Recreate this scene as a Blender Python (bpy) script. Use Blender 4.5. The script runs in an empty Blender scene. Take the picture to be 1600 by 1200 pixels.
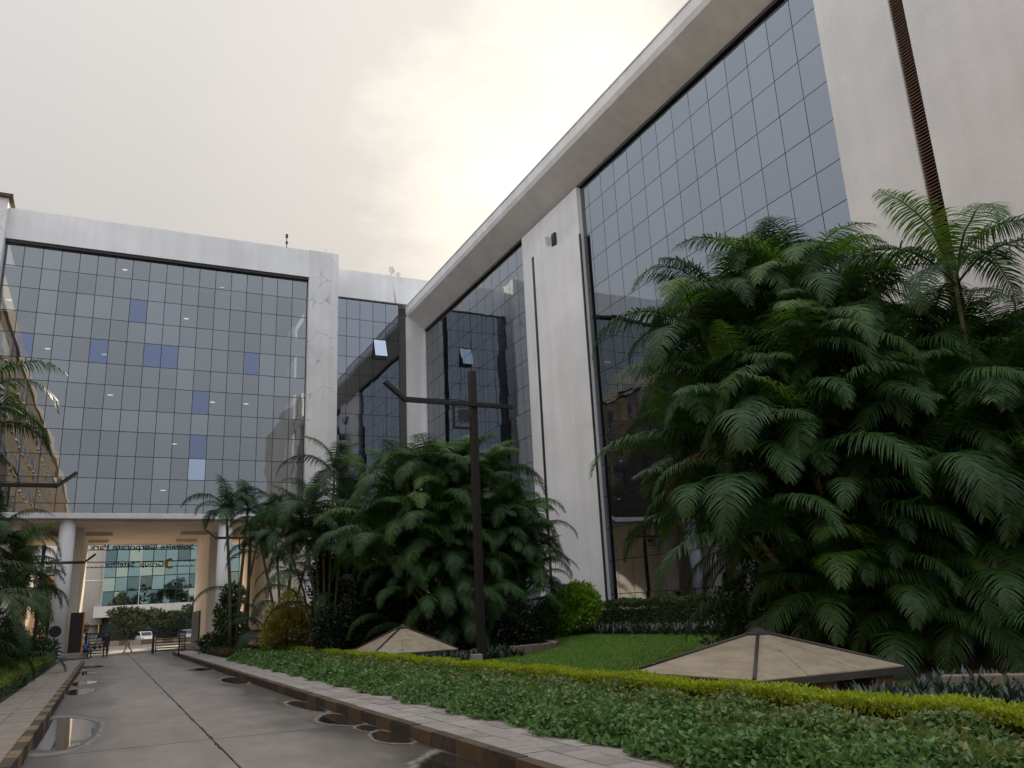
import bpy, math, random
import numpy as np
from mathutils import Vector, Matrix

SC = bpy.context.scene
COL = SC.collection
R = math.radians
rnd = random.Random(7)
nr = np.random.default_rng(11)

# ------------------------------------------------------------------ camera
def unit(v):
    v = np.array(v, float); return v / np.linalg.norm(v)
F = 1280.0
cy_ = unit([164 - 800, -(986 - 600), -F])
cz_ = unit([580 - 800, 4600, -F]); cz_ = unit(cz_ - cy_ * cy_.dot(cz_))
cx_ = np.cross(cy_, cz_)
rot = Matrix([cx_.tolist(), cy_.tolist(), cz_.tolist()])
cam = bpy.data.cameras.new('camera'); camo = bpy.data.objects.new('camera', cam); COL.objects.link(camo)
camo.matrix_world = Matrix.Translation((0, 0, 1.75)) @ rot.to_4x4()
cam.sensor_width = 36; cam.lens = 36 * F / 1600; cam.clip_start = .1; cam.clip_end = 6000
SC.camera = camo

# ------------------------------------------------------------------ world, sun, exposure
SUN_AZ, SUN_EL = R(31), R(28)          # azimuth from +Y towards +X
sun_dir = Vector((math.sin(SUN_AZ) * math.cos(SUN_EL), math.cos(SUN_AZ) * math.cos(SUN_EL), math.sin(SUN_EL)))
W = bpy.data.worlds.new('World'); SC.world = W; W.use_nodes = True
nt = W.node_tree; nt.nodes.clear()
def N(t, **k):
    n = nt.nodes.new(t)
    for a, b in k.items(): setattr(n, a, b)
    return n
out = N('ShaderNodeOutputWorld'); mixs = N('ShaderNodeMixShader')
sky = N('ShaderNodeTexSky', sky_type='NISHITA', sun_disc=False)
sky.sun_elevation = SUN_EL; sky.sun_rotation = SUN_AZ; sky.dust_density = 6; sky.air_density = 1.2; sky.ozone_density = 1
bg1 = N('ShaderNodeBackground'); bg1.inputs[1].default_value = .05
nt.links.new(sky.outputs[0], bg1.inputs[0])
# thin overcast veil: brighter towards the zenith, round the hidden sun and, as added wall fill, opposite it, faint cloud texture
bg2 = N('ShaderNodeBackground')
tc = N('ShaderNodeTexCoord')
dot = N('ShaderNodeVectorMath', operation='DOT_PRODUCT'); dot.inputs[1].default_value = sun_dir
nt.links.new(tc.outputs['Generated'], dot.inputs[0])
ramp = N('ShaderNodeValToRGB'); cr = ramp.color_ramp
cr.elements[0].position = 0.0; cr.elements[0].color = (.45, .475, .52, 1)
cr.elements[1].position = 1.0; cr.elements[1].color = (.52, .485, .42, 1)
for p, c in ((.50, (.405, .415, .44)), (.78, (.302, .291, .286)), (.90, (.312, .298, .284)), (.965, (.335, .318, .298))):
    e = cr.elements.new(p); e.color = (*c, 1)
nz = N('ShaderNodeTexNoise'); nz.inputs['Scale'].default_value = 5; nz.inputs['Detail'].default_value = 6; nz.inputs['Roughness'].default_value = .6
mp = N('ShaderNodeMapping'); mp.inputs['Scale'].default_value = (1, 1, 2.2)
nt.links.new(tc.outputs['Generated'], mp.inputs[0]); nt.links.new(mp.outputs[0], nz.inputs[0])
ma = N('ShaderNodeMath', operation='MULTIPLY_ADD'); ma.inputs[1].default_value = .06; ma.inputs[2].default_value = -.03
nt.links.new(nz.outputs[0], ma.inputs[0])
ad = N('ShaderNodeMath', operation='ADD'); nt.links.new(dot.outputs['Value'], ad.inputs[0]); nt.links.new(ma.outputs[0], ad.inputs[1])
nt.links.new(ad.outputs[0], ramp.inputs[0])
sep = N('ShaderNodeSeparateXYZ'); nt.links.new(tc.outputs['Generated'], sep.inputs[0])
zen = N('ShaderNodeMapRange'); zen.inputs[1].default_value = 0; zen.inputs[2].default_value = 1
zen.inputs[3].default_value = .85; zen.inputs[4].default_value = 2.2
nt.links.new(sep.outputs[2], zen.inputs[0])
nt.links.new(ramp.outputs[0], bg2.inputs[0]); nt.links.new(zen.outputs[0], bg2.inputs[1])
mixs.inputs[0].default_value = .97
nt.links.new(bg1.outputs[0], mixs.inputs[1]); nt.links.new(bg2.outputs[0], mixs.inputs[2]); nt.links.new(mixs.outputs[0], out.inputs[0])
sl = bpy.data.lights.new('sun', 'SUN'); sl.energy = 4.5; sl.angle = R(3); sl.color = (1, .87, .70)
so = bpy.data.objects.new('sun', sl); COL.objects.link(so); so.rotation_euler = (-sun_dir).to_track_quat('-Z', 'Y').to_euler(); so.location = (30, 40, 60)
vs = SC.view_settings; vs.view_transform = 'Standard'; vs.look = 'None'; vs.gamma = 1; vs.exposure = .56
SC.display_settings.display_device = 'sRGB'
SC.cycles.use_denoising = True; SC.cycles.max_bounces = 8; SC.cycles.transparent_max_bounces = 12
SC.cycles.sample_clamp_indirect = 6

# ------------------------------------------------------------------ materials
MT = {}
def newmat(name):
    m = bpy.data.materials.new(name); m.use_nodes = True; MT[name] = m
    n = m.node_tree.nodes; return m, n, m.node_tree.links, n['Principled BSDF']
def setp(b, **k):
    for a, v in k.items(): b.inputs[a.replace('_', ' ')].default_value = v
def mat(name, col, rough=.6, var=.15, scale=3, bump=0, metal=0, spec=.5, col2=None, stretch=(1, 1, 1), bscale=None, world=True):
    """plain painted or mineral surface: two noise octaves shift the colour, optional fine bump"""
    m, n, l, b = newmat(name)
    setp(b, Roughness=rough, Metallic=metal, Specular_IOR_Level=spec)
    g = n.new('ShaderNodeNewGeometry') if world else n.new('ShaderNodeTexCoord')
    o = g.outputs['Position'] if world else g.outputs['Object']
    mp = n.new('ShaderNodeMapping'); mp.inputs['Scale'].default_value = stretch; l.new(o, mp.inputs[0])
    t = n.new('ShaderNodeTexNoise'); t.inputs['Scale'].default_value = scale; t.inputs['Detail'].default_value = 7; t.inputs['Roughness'].default_value = .65
    l.new(mp.outputs[0], t.inputs[0])
    r = n.new('ShaderNodeValToRGB'); r.color_ramp.elements[0].position = .32; r.color_ramp.elements[1].position = .68
    c2 = col2 or tuple(min(1, c * (1 + var)) for c in col); c1 = col if col2 else tuple(c * (1 - var) for c in col)
    r.color_ramp.elements[0].color = (*c1, 1); r.color_ramp.elements[1].color = (*c2, 1)
    l.new(t.outputs[0], r.inputs[0]); l.new(r.outputs[0], b.inputs['Base Color'])
    if bump:
        t2 = n.new('ShaderNodeTexNoise'); t2.inputs['Scale'].default_value = bscale or scale * 8; t2.inputs['Detail'].default_value = 5
        l.new(o, t2.inputs[0])
        bp = n.new('ShaderNodeBump'); bp.inputs['Strength'].default_value = bump; bp.inputs['Distance'].default_value = .02
        l.new(t2.outputs[0], bp.inputs['Height']); l.new(bp.outputs[0], b.inputs['Normal'])
    return m
def plaster(name, col, streak=.25, crack=False):
    m, n, l, b = newmat(name); setp(b, Roughness=.75, Specular_IOR_Level=.3)
    g = n.new('ShaderNodeNewGeometry')
    def noise(sc, stretch, detail=6):
        mp = n.new('ShaderNodeMapping'); mp.inputs['Scale'].default_value = stretch; l.new(g.outputs['Position'], mp.inputs[0])
        t = n.new('ShaderNodeTexNoise'); t.inputs['Scale'].default_value = sc; t.inputs['Detail'].default_value = detail; l.new(mp.outputs[0], t.inputs[0]); return t.outputs[0]
    a = noise(.35, (1, 1, 1)); s = noise(1.6, (1, 1, .07)); f = noise(9, (1, 1, 1))
    def ramp(src, p0, p1, v0, v1):
        r = n.new('ShaderNodeMapRange'); r.inputs[1].default_value = p0; r.inputs[2].default_value = p1; r.inputs[3].default_value = v0; r.inputs[4].default_value = v1
        l.new(src, r.inputs[0]); return r.outputs[0]
    def mul(x, y):
        q = n.new('ShaderNodeMath'); q.operation = 'MULTIPLY'; l.new(x, q.inputs[0]); l.new(y, q.inputs[1]); return q.outputs[0]
    v = mul(mul(ramp(a, .3, .7, .90, 1.06), ramp(s, .35, .62, 1 - streak, 1.0)), ramp(f, .3, .7, .97, 1.03))
    if crack:
        vo = n.new('ShaderNodeTexVoronoi'); vo.feature = 'DISTANCE_TO_EDGE'; vo.inputs['Scale'].default_value = .42
        wv = n.new('ShaderNodeMixRGB'); wv.inputs[0].default_value = .35; l.new(g.outputs['Position'], wv.inputs[1])
        t = n.new('ShaderNodeTexNoise'); t.inputs['Scale'].default_value = 1.3; t.inputs['Detail'].default_value = 8; l.new(g.outputs['Position'], t.inputs[0]); 
        ad = n.new('ShaderNodeVectorMath'); ad.operation = 'ADD'; l.new(g.outputs['Position'], ad.inputs[0]); l.new(t.outputs['Color'], ad.inputs[1])
        l.new(ad.outputs[0], vo.inputs['Vector'])
        k = ramp(vo.outputs['Distance'], .0, .012, .45, 1.0)
        gate = ramp(noise(.5, (1, 1, 1), 2), .46, .56, 0, 1)
        mx = n.new('ShaderNodeMix'); mx.inputs[2].default_value = 1; l.new(gate, mx.inputs[0]); l.new(k, mx.inputs[3])
        v = mul(v, mx.outputs[0])
    cm = n.new('ShaderNodeVectorMath'); cm.operation = 'SCALE'; cm.inputs[0].default_value = col; l.new(v, cm.inputs['Scale'])
    l.new(cm.outputs[0], b.inputs['Base Color'])
    bp = n.new('ShaderNodeBump'); bp.inputs['Strength'].default_value = .15; bp.inputs['Distance'].default_value = .01; l.new(f, bp.inputs['Height']); l.new(bp.outputs[0], b.inputs['Normal'])
    return m
def leafmat(name, c1, c2, rough=.42, trans=.22, spec=.5):
    """foliage: every leaf island takes its own tone, each object its own shift; thin leaves let some light through"""
    m, n, l, b = newmat(name)
    g = n.new('ShaderNodeNewGeometry'); oi = n.new('ShaderNodeObjectInfo')
    mx = n.new('ShaderNodeMath'); mx.operation = 'MULTIPLY_ADD'; mx.inputs[1].default_value = .55; l.new(g.outputs['Random Per Island'], mx.inputs[0])
    m2 = n.new('ShaderNodeMath'); m2.operation = 'MULTIPLY'; m2.inputs[1].default_value = .45; l.new(oi.outputs['Random'], m2.inputs[0]); l.new(m2.outputs[0], mx.inputs[2])
    r = n.new('ShaderNodeValToRGB'); r.color_ramp.elements[0].color = (*c1, 1); r.color_ramp.elements[1].color = (*c2, 1)
    r.color_ramp.elements[0].position = .1; r.color_ramp.elements[1].position = .95
    l.new(mx.outputs[0], r.inputs[0]); l.new(r.outputs[0], b.inputs['Base Color']); setp(b, Roughness=rough, Specular_IOR_Level=spec)
    tr = n.new('ShaderNodeBsdfTranslucent'); sc = n.new('ShaderNodeVectorMath'); sc.operation = 'MULTIPLY'; sc.inputs[1].default_value = (1.5, 1.6, .7)
    l.new(r.outputs[0], sc.inputs[0]); l.new(sc.outputs[0], tr.inputs[0])
    ms = n.new('ShaderNodeMixShader'); ms.inputs[0].default_value = trans
    l.new(b.outputs[0], ms.inputs[1]); l.new(tr.outputs[0], ms.inputs[2]); l.new(ms.outputs[0], n['Material Output'].inputs[0])
    return m
def glassmat(name, tint, see, base=.27, wav=.06):
    """coated office glazing: part mirror, part see-through, slightly wavy"""
    m, n, l, b = newmat(name); n.remove(b)
    fr = n.new('ShaderNodeFresnel'); fr.inputs[0].default_value = 1.5
    ma = n.new('ShaderNodeMath'); ma.operation = 'MULTIPLY_ADD'; ma.inputs[1].default_value = 1 - base; ma.inputs[2].default_value = base; l.new(fr.outputs[0], ma.inputs[0])
    gl = n.new('ShaderNodeBsdfGlossy'); gl.inputs['Roughness'].default_value = .015; gl.inputs['Color'].default_value = (*tint, 1)
    tp = n.new('ShaderNodeBsdfTransparent'); tp.inputs[0].default_value = (*see, 1)
    g = n.new('ShaderNodeNewGeometry'); t = n.new('ShaderNodeTexNoise'); t.inputs['Scale'].default_value = .55; t.inputs['Detail'].default_value = 1
    l.new(g.outputs['Position'], t.inputs[0]); bp = n.new('ShaderNodeBump'); bp.inputs['Strength'].default_value = wav; bp.inputs['Distance'].default_value = .12
    l.new(t.outputs[0], bp.inputs['Height']); l.new(bp.outputs[0], gl.inputs['Normal'])
    ms = n.new('ShaderNodeMixShader'); l.new(ma.outputs[0], ms.inputs[0]); l.new(tp.outputs[0], ms.inputs[1]); l.new(gl.outputs[0], ms.inputs[2])
    l.new(ms.outputs[0], n['Material Output'].inputs[0]); return m
def emis(name, col, s):
    m, n, l, b = newmat(name); setp(b, Base_Color=(*col, 1), Emission_Color=(*col, 1), Emission_Strength=s); return m

plaster('white', (.87, .87, .87), .08); plaster('white_pier', (.83, .825, .81), .10, True); plaster('grey_wall', (.80, .80, .80), .05)
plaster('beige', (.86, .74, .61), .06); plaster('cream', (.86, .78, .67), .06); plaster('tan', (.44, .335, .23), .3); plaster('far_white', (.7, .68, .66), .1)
[glassmat('glass' + k, (.83, .87, .89), (.34, .38, .39), b) for k, b in (('', .235), ('_b', .215), ('_c', .255))]; glassmat('glass_blue', (.48, .55, .80), (.2, .24, .36), .30); glassmat('glass_pale', (.72, .84, 1), (.2, .24, .3), .46)
[glassmat('glass_right' + k, (.80, .86, .94), (.12, .14, .16), b, .05) for k, b in (('', .25), ('_b', .24), ('_c', .258))]; glassmat('glass_green', (.58, .80, .74), (.10, .2, .17), .42, .25); glassmat('glass_green_b', (.75, .86, .68), (.2, .3, .2), .55, .3); glassmat('glass_green_c', (.45, .62, .60), (.06, .12, .11), .3, .3)
mat('mullion', (.015, .018, .024), .5, .2); mat('dark_metal', (.02, .02, .024), .45, .3)
mat('interior', (.20, .20, .20), .9); mat('interior_floor', (.28, .27, .25), .9); mat('blind', (.42, .27, .17), .9)
emis('tube_light', (1, .95, .85), 1.3)
mat('rust', (.026, .017, .015), .55, .5, 6, .5, metal=.2, col2=(.010, .010, .013)); mat('louvre', (.16, .085, .06), .7, .3, 8)
mat('kerb_dark', (.045, .035, .03), .8, .4, 7, .8, col2=(.11, .085, .07)); mat('kerb_yellow', (.10, .075, .05), .8, .4, 6, .8, col2=(.14, .095, .055)); mat('kerb_paint', (.13, .11, .085), .8, .4, 5, .8, col2=(.29, .22, .10))
mat('paver', (.30, .275, .26), .8, .12, 5, .5, col2=(.40, .37, .35)); mat('paver_dark', (.24, .225, .215), .82, .12, 5, .5, col2=(.32, .30, .285)); mat('paver_light', (.36, .335, .315), .8, .12, 5, .5, col2=(.46, .43, .41))
mat('paver_left', (.25, .22, .19), .8, .12, 4, .5, col2=(.34, .30, .26)); mat('joint', (.05, .045, .04), .9)
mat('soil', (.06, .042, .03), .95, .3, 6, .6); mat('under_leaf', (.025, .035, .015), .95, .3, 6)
mat('lawn', (.065, .15, .014), .9, .3, 2.2, .8, col2=(.12, .23, .024), bscale=60)
mat('ground', (.26, .23, .20), .95); mat('asphalt', (.20, .185, .17), .9, .2, 8, .4)
mat('stone', (.26, .22, .19), .85, .25, 4, .7); mat('concrete', (.30, .285, .265), .85, .2, 3, .4)
mat('sheet', (.28, .235, .165), .5, .1, 3.5, .1, col2=(.45, .39, .285), stretch=(1, .35, 3)); mat('sheet_trim', (.05, .045, .045), .5, .3); mat('brick_red', (.23, .11, .065), .85, .3, 7, .4)
mat('silt', (.27, .25, .23), .9, .15, 5, col2=(.38, .35, .32)); mat('bark', (.11, .09, .06), .9, .3, 12, .6, stretch=(1, 1, 3)); mat('cane', (.075, .075, .032), .6, .35, 5, .2, col2=(.17, .15, .08), stretch=(.4, .4, 6))
mat('door_dark', (.018, .014, .014), .5); mat('orange', (.75, .26, .03), .6); mat('pole_black', (.012, .012, .016), .5); mat('gold', (.28, .18, .05), .4, metal=.5)
mat('sign_metal', (.02, .035, .035), .5); mat('skin', (.20, .11, .07), .6); mat('hair', (.01, .009, .008), .6)
for k, c in dict(blue=(.06, .16, .45), dark=(.018, .018, .022), khaki=(.42, .36, .27), pale=(.35, .42, .38), brown=(.05, .035, .03)).items(): mat('cloth_' + k, c, .85)
for k, c in dict(white=(.75, .75, .74), grey=(.12, .13, .15), silver=(.4, .41, .42), dark=(.03, .03, .04)).items(): mat('car_' + k, c, .25, .03, spec=.6)
mat('tyre', (.015, .015, .015), .9); mat('rim', (.4, .4, .4), .4, metal=.8); mat('car_glass', (.02, .025, .03), .06, .05); emis('lens', (.8, .75, .7), .0)
mat('far_orange', (.55, .30, .14), .85)
leafmat('frond', (.012, .042, .012), (.046, .11, .022), .45, .2, .32); leafmat('frond_fresh', (.045, .12, .018), (.11, .20, .03), trans=.35); leafmat('frond_dry', (.14, .11, .05), (.24, .19, .09))
leafmat('frond_far', (.014, .04, .016), (.042, .09, .026), .45, .2, .32)
leafmat('cover', (.05, .145, .04), (.22, .36, .14), .45); leafmat('cover_pale', (.14, .18, .06), (.30, .33, .15), .5)
leafmat('hedge_yellow', (.20, .30, .015), (.44, .50, .03), .5, .3); leafmat('hedge_stem', (.05, .06, .015), (.12, .10, .035), .6, .1)
leafmat('hedge_green', (.025, .06, .016), (.085, .14, .05), .45); leafmat('bush_bright', (.10, .24, .012), (.32, .46, .03), .45, .3)
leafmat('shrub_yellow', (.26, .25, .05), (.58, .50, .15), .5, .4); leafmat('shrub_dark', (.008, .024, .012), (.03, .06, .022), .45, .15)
leafmat('strap', (.02, .042, .035), (.075, .11, .09), .38, .1); leafmat('grass', (.06, .15, .014), (.15, .28, .035), .6, .3); leafmat('tree_far', (.03, .05, .02), (.09, .11, .05), .6, .2)

# road concrete with damp and worn zones (own shape, not light)
def road_mat():
    m, n, l, b = newmat('road_concrete')
    g = n.new('ShaderNodeNewGeometry'); P = g.outputs['Position']
    def noise(sc, st=(1, 1, 1), d=7, ro=.6):
        mp = n.new('ShaderNodeMapping'); mp.inputs['Scale'].default_value = st; l.new(P, mp.inputs[0])
        t = n.new('ShaderNodeTexNoise'); t.inputs['Scale'].default_value = sc; t.inputs['Detail'].default_value = d; t.inputs['Roughness'].default_value = ro; l.new(mp.outputs[0], t.inputs[0]); return t.outputs[0]
    def mr(s, a, b_, c, d):
        r = n.new('ShaderNodeMapRange'); r.inputs[1].default_value = a; r.inputs[2].default_value = b_; r.inputs[3].default_value = c; r.inputs[4].default_value = d; l.new(s, r.inputs[0]); return r.outputs[0]
    def mth(op, x, y):
        q = n.new('ShaderNodeMath'); q.operation = op
        for i, v in enumerate((x, y)):
            if isinstance(v, (int, float)): q.inputs[i].default_value = v
            else: l.new(v, q.inputs[i])
        return q.outputs[0]
    sp = n.new('ShaderNodeSeparateXYZ'); l.new(P, sp.inputs[0])
    edge = mth('ABSOLUTE', mth('SUBTRACT', sp.outputs[0], 1.65), 0)      # 0 centre .. 2.55 at the kerbs
    damp = mr(mth('ADD', mth('MULTIPLY', edge, .30), mth('MULTIPLY', noise(.55, (1, .35, 1)), .9)), .76, 1.08, 0, 1)
    big = mr(noise(.30, (1, .4, 1), 5), .3, .7, .74, 1.15); fine = mr(noise(14), .3, .7, .90, 1.08); mid = mr(noise(2.2, (1, .5, 1)), .3, .7, .82, 1.10)
    v = mth('MULTIPLY', mth('MULTIPLY', big, fine), mid)
    sc = n.new('ShaderNodeVectorMath'); sc.operation = 'SCALE'; sc.inputs[0].default_value = (.31, .285, .262); l.new(v, sc.inputs['Scale'])
    mx = n.new('ShaderNodeMix'); mx.data_type = 'RGBA'; mx.inputs['B'].default_value = (.085, .075, .068, 1)
    l.new(mth('MULTIPLY', damp, .85), mx.inputs['Factor']); l.new(sc.outputs[0], mx.inputs['A']); l.new(mx.outputs['Result'], b.inputs['Base Color'])
    l.new(mr(damp, 0, 1, .62, .30), b.inputs['Roughness'])
    bp = n.new('ShaderNodeBump'); bp.inputs['Strength'].default_value = .35; bp.inputs['Distance'].default_value = .008; l.new(noise(30), bp.inputs['Height']); l.new(bp.outputs[0], b.inputs['Normal'])
    return m
road_mat()

# ------------------------------------------------------------------ builders
class MB:
    def __init__(s): s.v, s.f, s.sm = [], [], []
    def add(s, vs_, fs, smooth=False):
        k = len(s.v); s.v += [tuple(p) for p in vs_]; s.f += [tuple(i + k for i in f) for f in fs]; s.sm += [smooth] * len(fs); return s
    def box(s, x0, x1, y0, y1, z0, z1):
        return s.add([(x, y, z) for z in (z0, z1) for y in (y0, y1) for x in (x0, x1)],
                     [(0, 2, 3, 1), (4, 5, 7, 6), (0, 1, 5, 4), (2, 6, 7, 3), (0, 4, 6, 2), (1, 3, 7, 5)])
    def prism(s, poly, axis, a, b):
        """poly of 2-D points extruded from a to b along axis"""
        def P(p, t): return {'x': (t, p[0], p[1]), 'y': (p[0], t, p[1]), 'z': (p[0], p[1], t)}[axis]
        n = len(poly)
        return s.add([P(p, a) for p in poly] + [P(p, b) for p in poly],
                     [tuple(range(n - 1, -1, -1)), tuple(range(n, 2 * n))] + [(i, (i + 1) % n, n + (i + 1) % n, n + i) for i in range(n)])
    def tube(s, pts, rad, seg=8, caps=True):
        pts = [Vector(p) for p in pts]; rad = rad if isinstance(rad, (list, tuple)) else [rad] * len(pts); vs_ = []
        for i, p in enumerate(pts):
            t = (pts[min(i + 1, len(pts) - 1)] - pts[max(i - 1, 0)]).normalized()
            u = t.cross(Vector((0, 0, 1)) if abs(t.z) < .95 else Vector((1, 0, 0))).normalized(); w = t.cross(u)
            vs_ += [p + (u * math.cos(a) + w * math.sin(a)) * rad[i] for a in [2 * math.pi * k / seg for k in range(seg)]]
        fs = [(i * seg + k, i * seg + (k + 1) % seg, (i + 1) * seg + (k + 1) % seg, (i + 1) * seg + k) for i in range(len(pts) - 1) for k in range(seg)]
        s.add(vs_, fs, True)
        if caps: s.f += [tuple(len(s.v) - len(vs_) + k for k in range(seg)), tuple(len(s.v) - seg + k for k in range(seg - 1, -1, -1))]; s.sm += [False, False]
        return s
    def cyl(s, x, y, z0, z1, r, seg=32): return s.tube([(x, y, z0), (x, y, z1)], r, seg)
    def mesh(s, name):
        me = bpy.data.meshes.new(name); me.from_pydata(s.v, [], s.f); me.polygons.foreach_set('use_smooth', s.sm); me.update()
        import bmesh
        bm = bmesh.new(); bm.from_mesh(me); bmesh.ops.recalc_face_normals(bm, faces=bm.faces); bm.to_mesh(me); bm.free(); return me
    def build(s, name, m, parent=None, bevel=0):
        o = link(name, s.mesh(name), m, parent)
        if bevel:
            b = o.modifiers.new('bevel', 'BEVEL'); b.width = bevel; b.segments = 2; b.limit_method = 'ANGLE'
        return o
def link(name, me, m=None, parent=None, loc=None, rot=None, scale=None):
    o = bpy.data.objects.new(name, me); COL.objects.link(o)
    if m is not None and me is not None and not me.materials: me.materials.append(MT[m] if isinstance(m, str) else m)
    if parent: o.parent = parent
    if loc is not None: o.location = loc
    if rot is not None: o.rotation_euler = rot
    if scale is not None: o.scale = scale if hasattr(scale, '__len__') else (scale,) * 3
    return o
def tag(o, label=None, cat=None, group=None, kind=None):
    if label: o['label'] = label
    if cat: o['category'] = cat
    if group: o['group'] = group
    if kind: o['kind'] = kind
    return o
def thing(name, label, cat, loc=(0, 0, 0), rz=0, group=None):
    return tag(link(name, None, None, None, loc, (0, 0, rz)), label, cat, group)
def npmesh(name, verts, faces_n, smooth=False):
    """verts (N,3); faces_n (M,k) index array"""
    me = bpy.data.meshes.new(name); M_, k = faces_n.shape
    me.vertices.add(len(verts)); me.vertices.foreach_set('co', verts.astype(np.float32).ravel())
    me.loops.add(M_ * k); me.loops.foreach_set('vertex_index', faces_n.astype(np.int32).ravel())
    me.polygons.add(M_); me.polygons.foreach_set('loop_start', np.arange(0, M_ * k, k, dtype=np.int32))
    me.update(calc_edges=True); return me
def leaf_mesh(name, P, D, L, Wd, fold=.25):
    """one folded rhombic leaf at each point P along direction D"""
    n = len(P); D = D / (np.linalg.norm(D, axis=1, keepdims=True) + 1e-9)
    rv = nr.normal(size=(n, 3)); S = np.cross(D, rv); S /= np.linalg.norm(S, axis=1, keepdims=True) + 1e-9
    U = np.cross(S, D); L = np.broadcast_to(L, n)[:, None]; Wd = np.broadcast_to(Wd, n)[:, None]
    b = P; t = P + D * L; mid = P + D * L * .45
    a = mid + S * Wd * .5 + U * Wd * fold; c = mid - S * Wd * .5 + U * Wd * fold
    V = np.stack([b, a, t, c], 1).reshape(-1, 3); i = np.arange(n)[:, None] * 4
    Fc = np.concatenate([i + [0, 1, 2], i + [0, 2, 3]], 1).reshape(-1, 3)
    return npmesh(name, V, Fc)

# ------------------------------------------------------------------ ground, road, pavements
def sheet(name, x0, x1, y0, y1, z, m, kind='structure'):
    o = link(name, npmesh(name, np.array([(x0, y0, z), (x1, y0, z), (x1, y1, z), (x0, y1, z)], float), np.array([[0, 1, 2, 3]])), m); tag(o, kind=kind); return o
sheet('ground', -3000, 3000, -3000, 3000, -.06, 'ground')
RX0, RX1 = -.92, 4.20
road = MB().box(RX0, RX1, -12, 90, -.05, -.018).build('road', 'joint'); tag(road, kind='structure')
jx = 1.68
def slab(x0, x1, y0, y1):
    """concrete bay with slightly chipped edges"""
    pts = []
    def edge(p, q):
        n = max(2, int((Vector(q) - Vector(p)).length / .22))
        for i in range(n):
            t = i / n; k = .012 if rnd.random() < .8 else .035
            x = p[0] + (q[0] - p[0]) * t; y = p[1] + (q[1] - p[1]) * t
            cx, cy = (x0 + x1) / 2, (y0 + y1) / 2
            if p[0] == q[0]: x += math.copysign(rnd.random() * k, cx - x)
            else: y += math.copysign(rnd.random() * k, cy - y)
            pts.append((x, y))
    edge((x0, y0), (x1, y0)); edge((x1, y0), (x1, y1)); edge((x1, y1), (x0, y1)); edge((x0, y1), (x0, y0))
    MB().prism(pts, 'z', -.03, 0).build('slab', 'road_concrete', road)
ys = [-12, -5.4, 14.9, 35.5, 56, 76, 90]
for a, b in zip(ys, ys[1:]):
    slab(RX0, jx - .012, a + .02, b - .02); slab(jx + .012, RX1, a + .02, b - .02)

def blob(poly, n=4, amp=.06, seed=0):
    """rounded, frayed outline from a coarse polygon"""
    r = random.Random(seed); P = [Vector(p) for p in poly]
    for _ in range(2):
        Q = []
        for a, b in zip(P, P[1:] + P[:1]): Q += [a * .75 + b * .25, a * .25 + b * .75]
        P = Q
    Q = []
    for a, b in zip(P, P[1:] + P[:1]):
        for i in range(n): Q.append(a.lerp(b, i / n) + Vector((r.uniform(-amp, amp) * .4, r.uniform(-amp, amp))))
    return [(p.x, p.y) for p in Q]
PUD = [[(-.91, 15.6), (-.91, 17.5), (-.90, 21.2), (-.5, 20.9), (.02, 19.4), (-.06, 17.0), (-.34, 15.5)], [(-.9, 28.2), (-.9, 31.4), (-.05, 30.6), (-.27, 28.3)],
       [(-.91, 33), (-.91, 36), (-.15, 35.4), (-.05, 34.4), (-.6, 33)], [(-.9, 40.5), (-.9, 45.8), (-.02, 43), (-.45, 41)], [(-.9, 47.5), (-.9, 52), (.1, 50.5), (.05, 48.5)],
       [(3.72, 19.9), (4.18, 20.4), (4.18, 17.4), (3.9, 17.5)], [(3.55, 16.0), (4.18, 17.2), (4.18, 14.5), (3.75, 15.0)], [(3.85, 14.5), (4.18, 14.7), (4.18, 13.5), (3.95, 13.5)],
       [(3.8, 13.3), (4.18, 13.9), (4.18, 12.0), (3.76, 12.4)], [(3.35, 9.9), (4.0, 10.9), (4.18, 10.9), (4.18, 7.4), (3.5, 7.6)], [(3.5, 30.2), (4.18, 32), (4.18, 27.6), (3.7, 27.4)], [(3.2, 39.2), (4.18, 40.3), (4.18, 37.4), (3.5, 37.2)]]
m_, n_, l_, b_ = newmat('puddle_edge')
at = n_.new('ShaderNodeAttribute'); at.attribute_name = 'wet'; g_ = n_.new('ShaderNodeNewGeometry')
t_ = n_.new('ShaderNodeTexNoise'); t_.inputs['Scale'].default_value = 5; t_.inputs['Detail'].default_value = 6; l_.new(g_.outputs['Position'], t_.inputs[0])
q_ = n_.new('ShaderNodeMath'); q_.operation = 'MULTIPLY_ADD'; q_.inputs[1].default_value = .5; l_.new(t_.outputs[0], q_.inputs[0])
q2 = n_.new('ShaderNodeMath'); q2.operation = 'SUBTRACT'; q2.inputs[1].default_value = .25; l_.new(at.outputs['Fac'], q2.inputs[0]); l_.new(q2.outputs[0], q_.inputs[2])
def ramp_(pts):
    r = n_.new('ShaderNodeValToRGB'); r.color_ramp.elements[0].position = pts[0][0]; r.color_ramp.elements[0].color = (*pts[0][1], 1); r.color_ramp.elements[1].position = pts[-1][0]; r.color_ramp.elements[1].color = (*pts[-1][1], 1)
    for p, c in pts[1:-1]: r.color_ramp.elements.new(p).color = (*c, 1)
    l_.new(q_.outputs[0], r.inputs[0]); return r.outputs[0]
l_.new(ramp_([(0.05, (.34, .315, .29)), (.22, (.33, .305, .28)), (.34, (.10, .088, .078)), (.6, (.04, .034, .03))]), b_.inputs['Base Color'])
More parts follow.
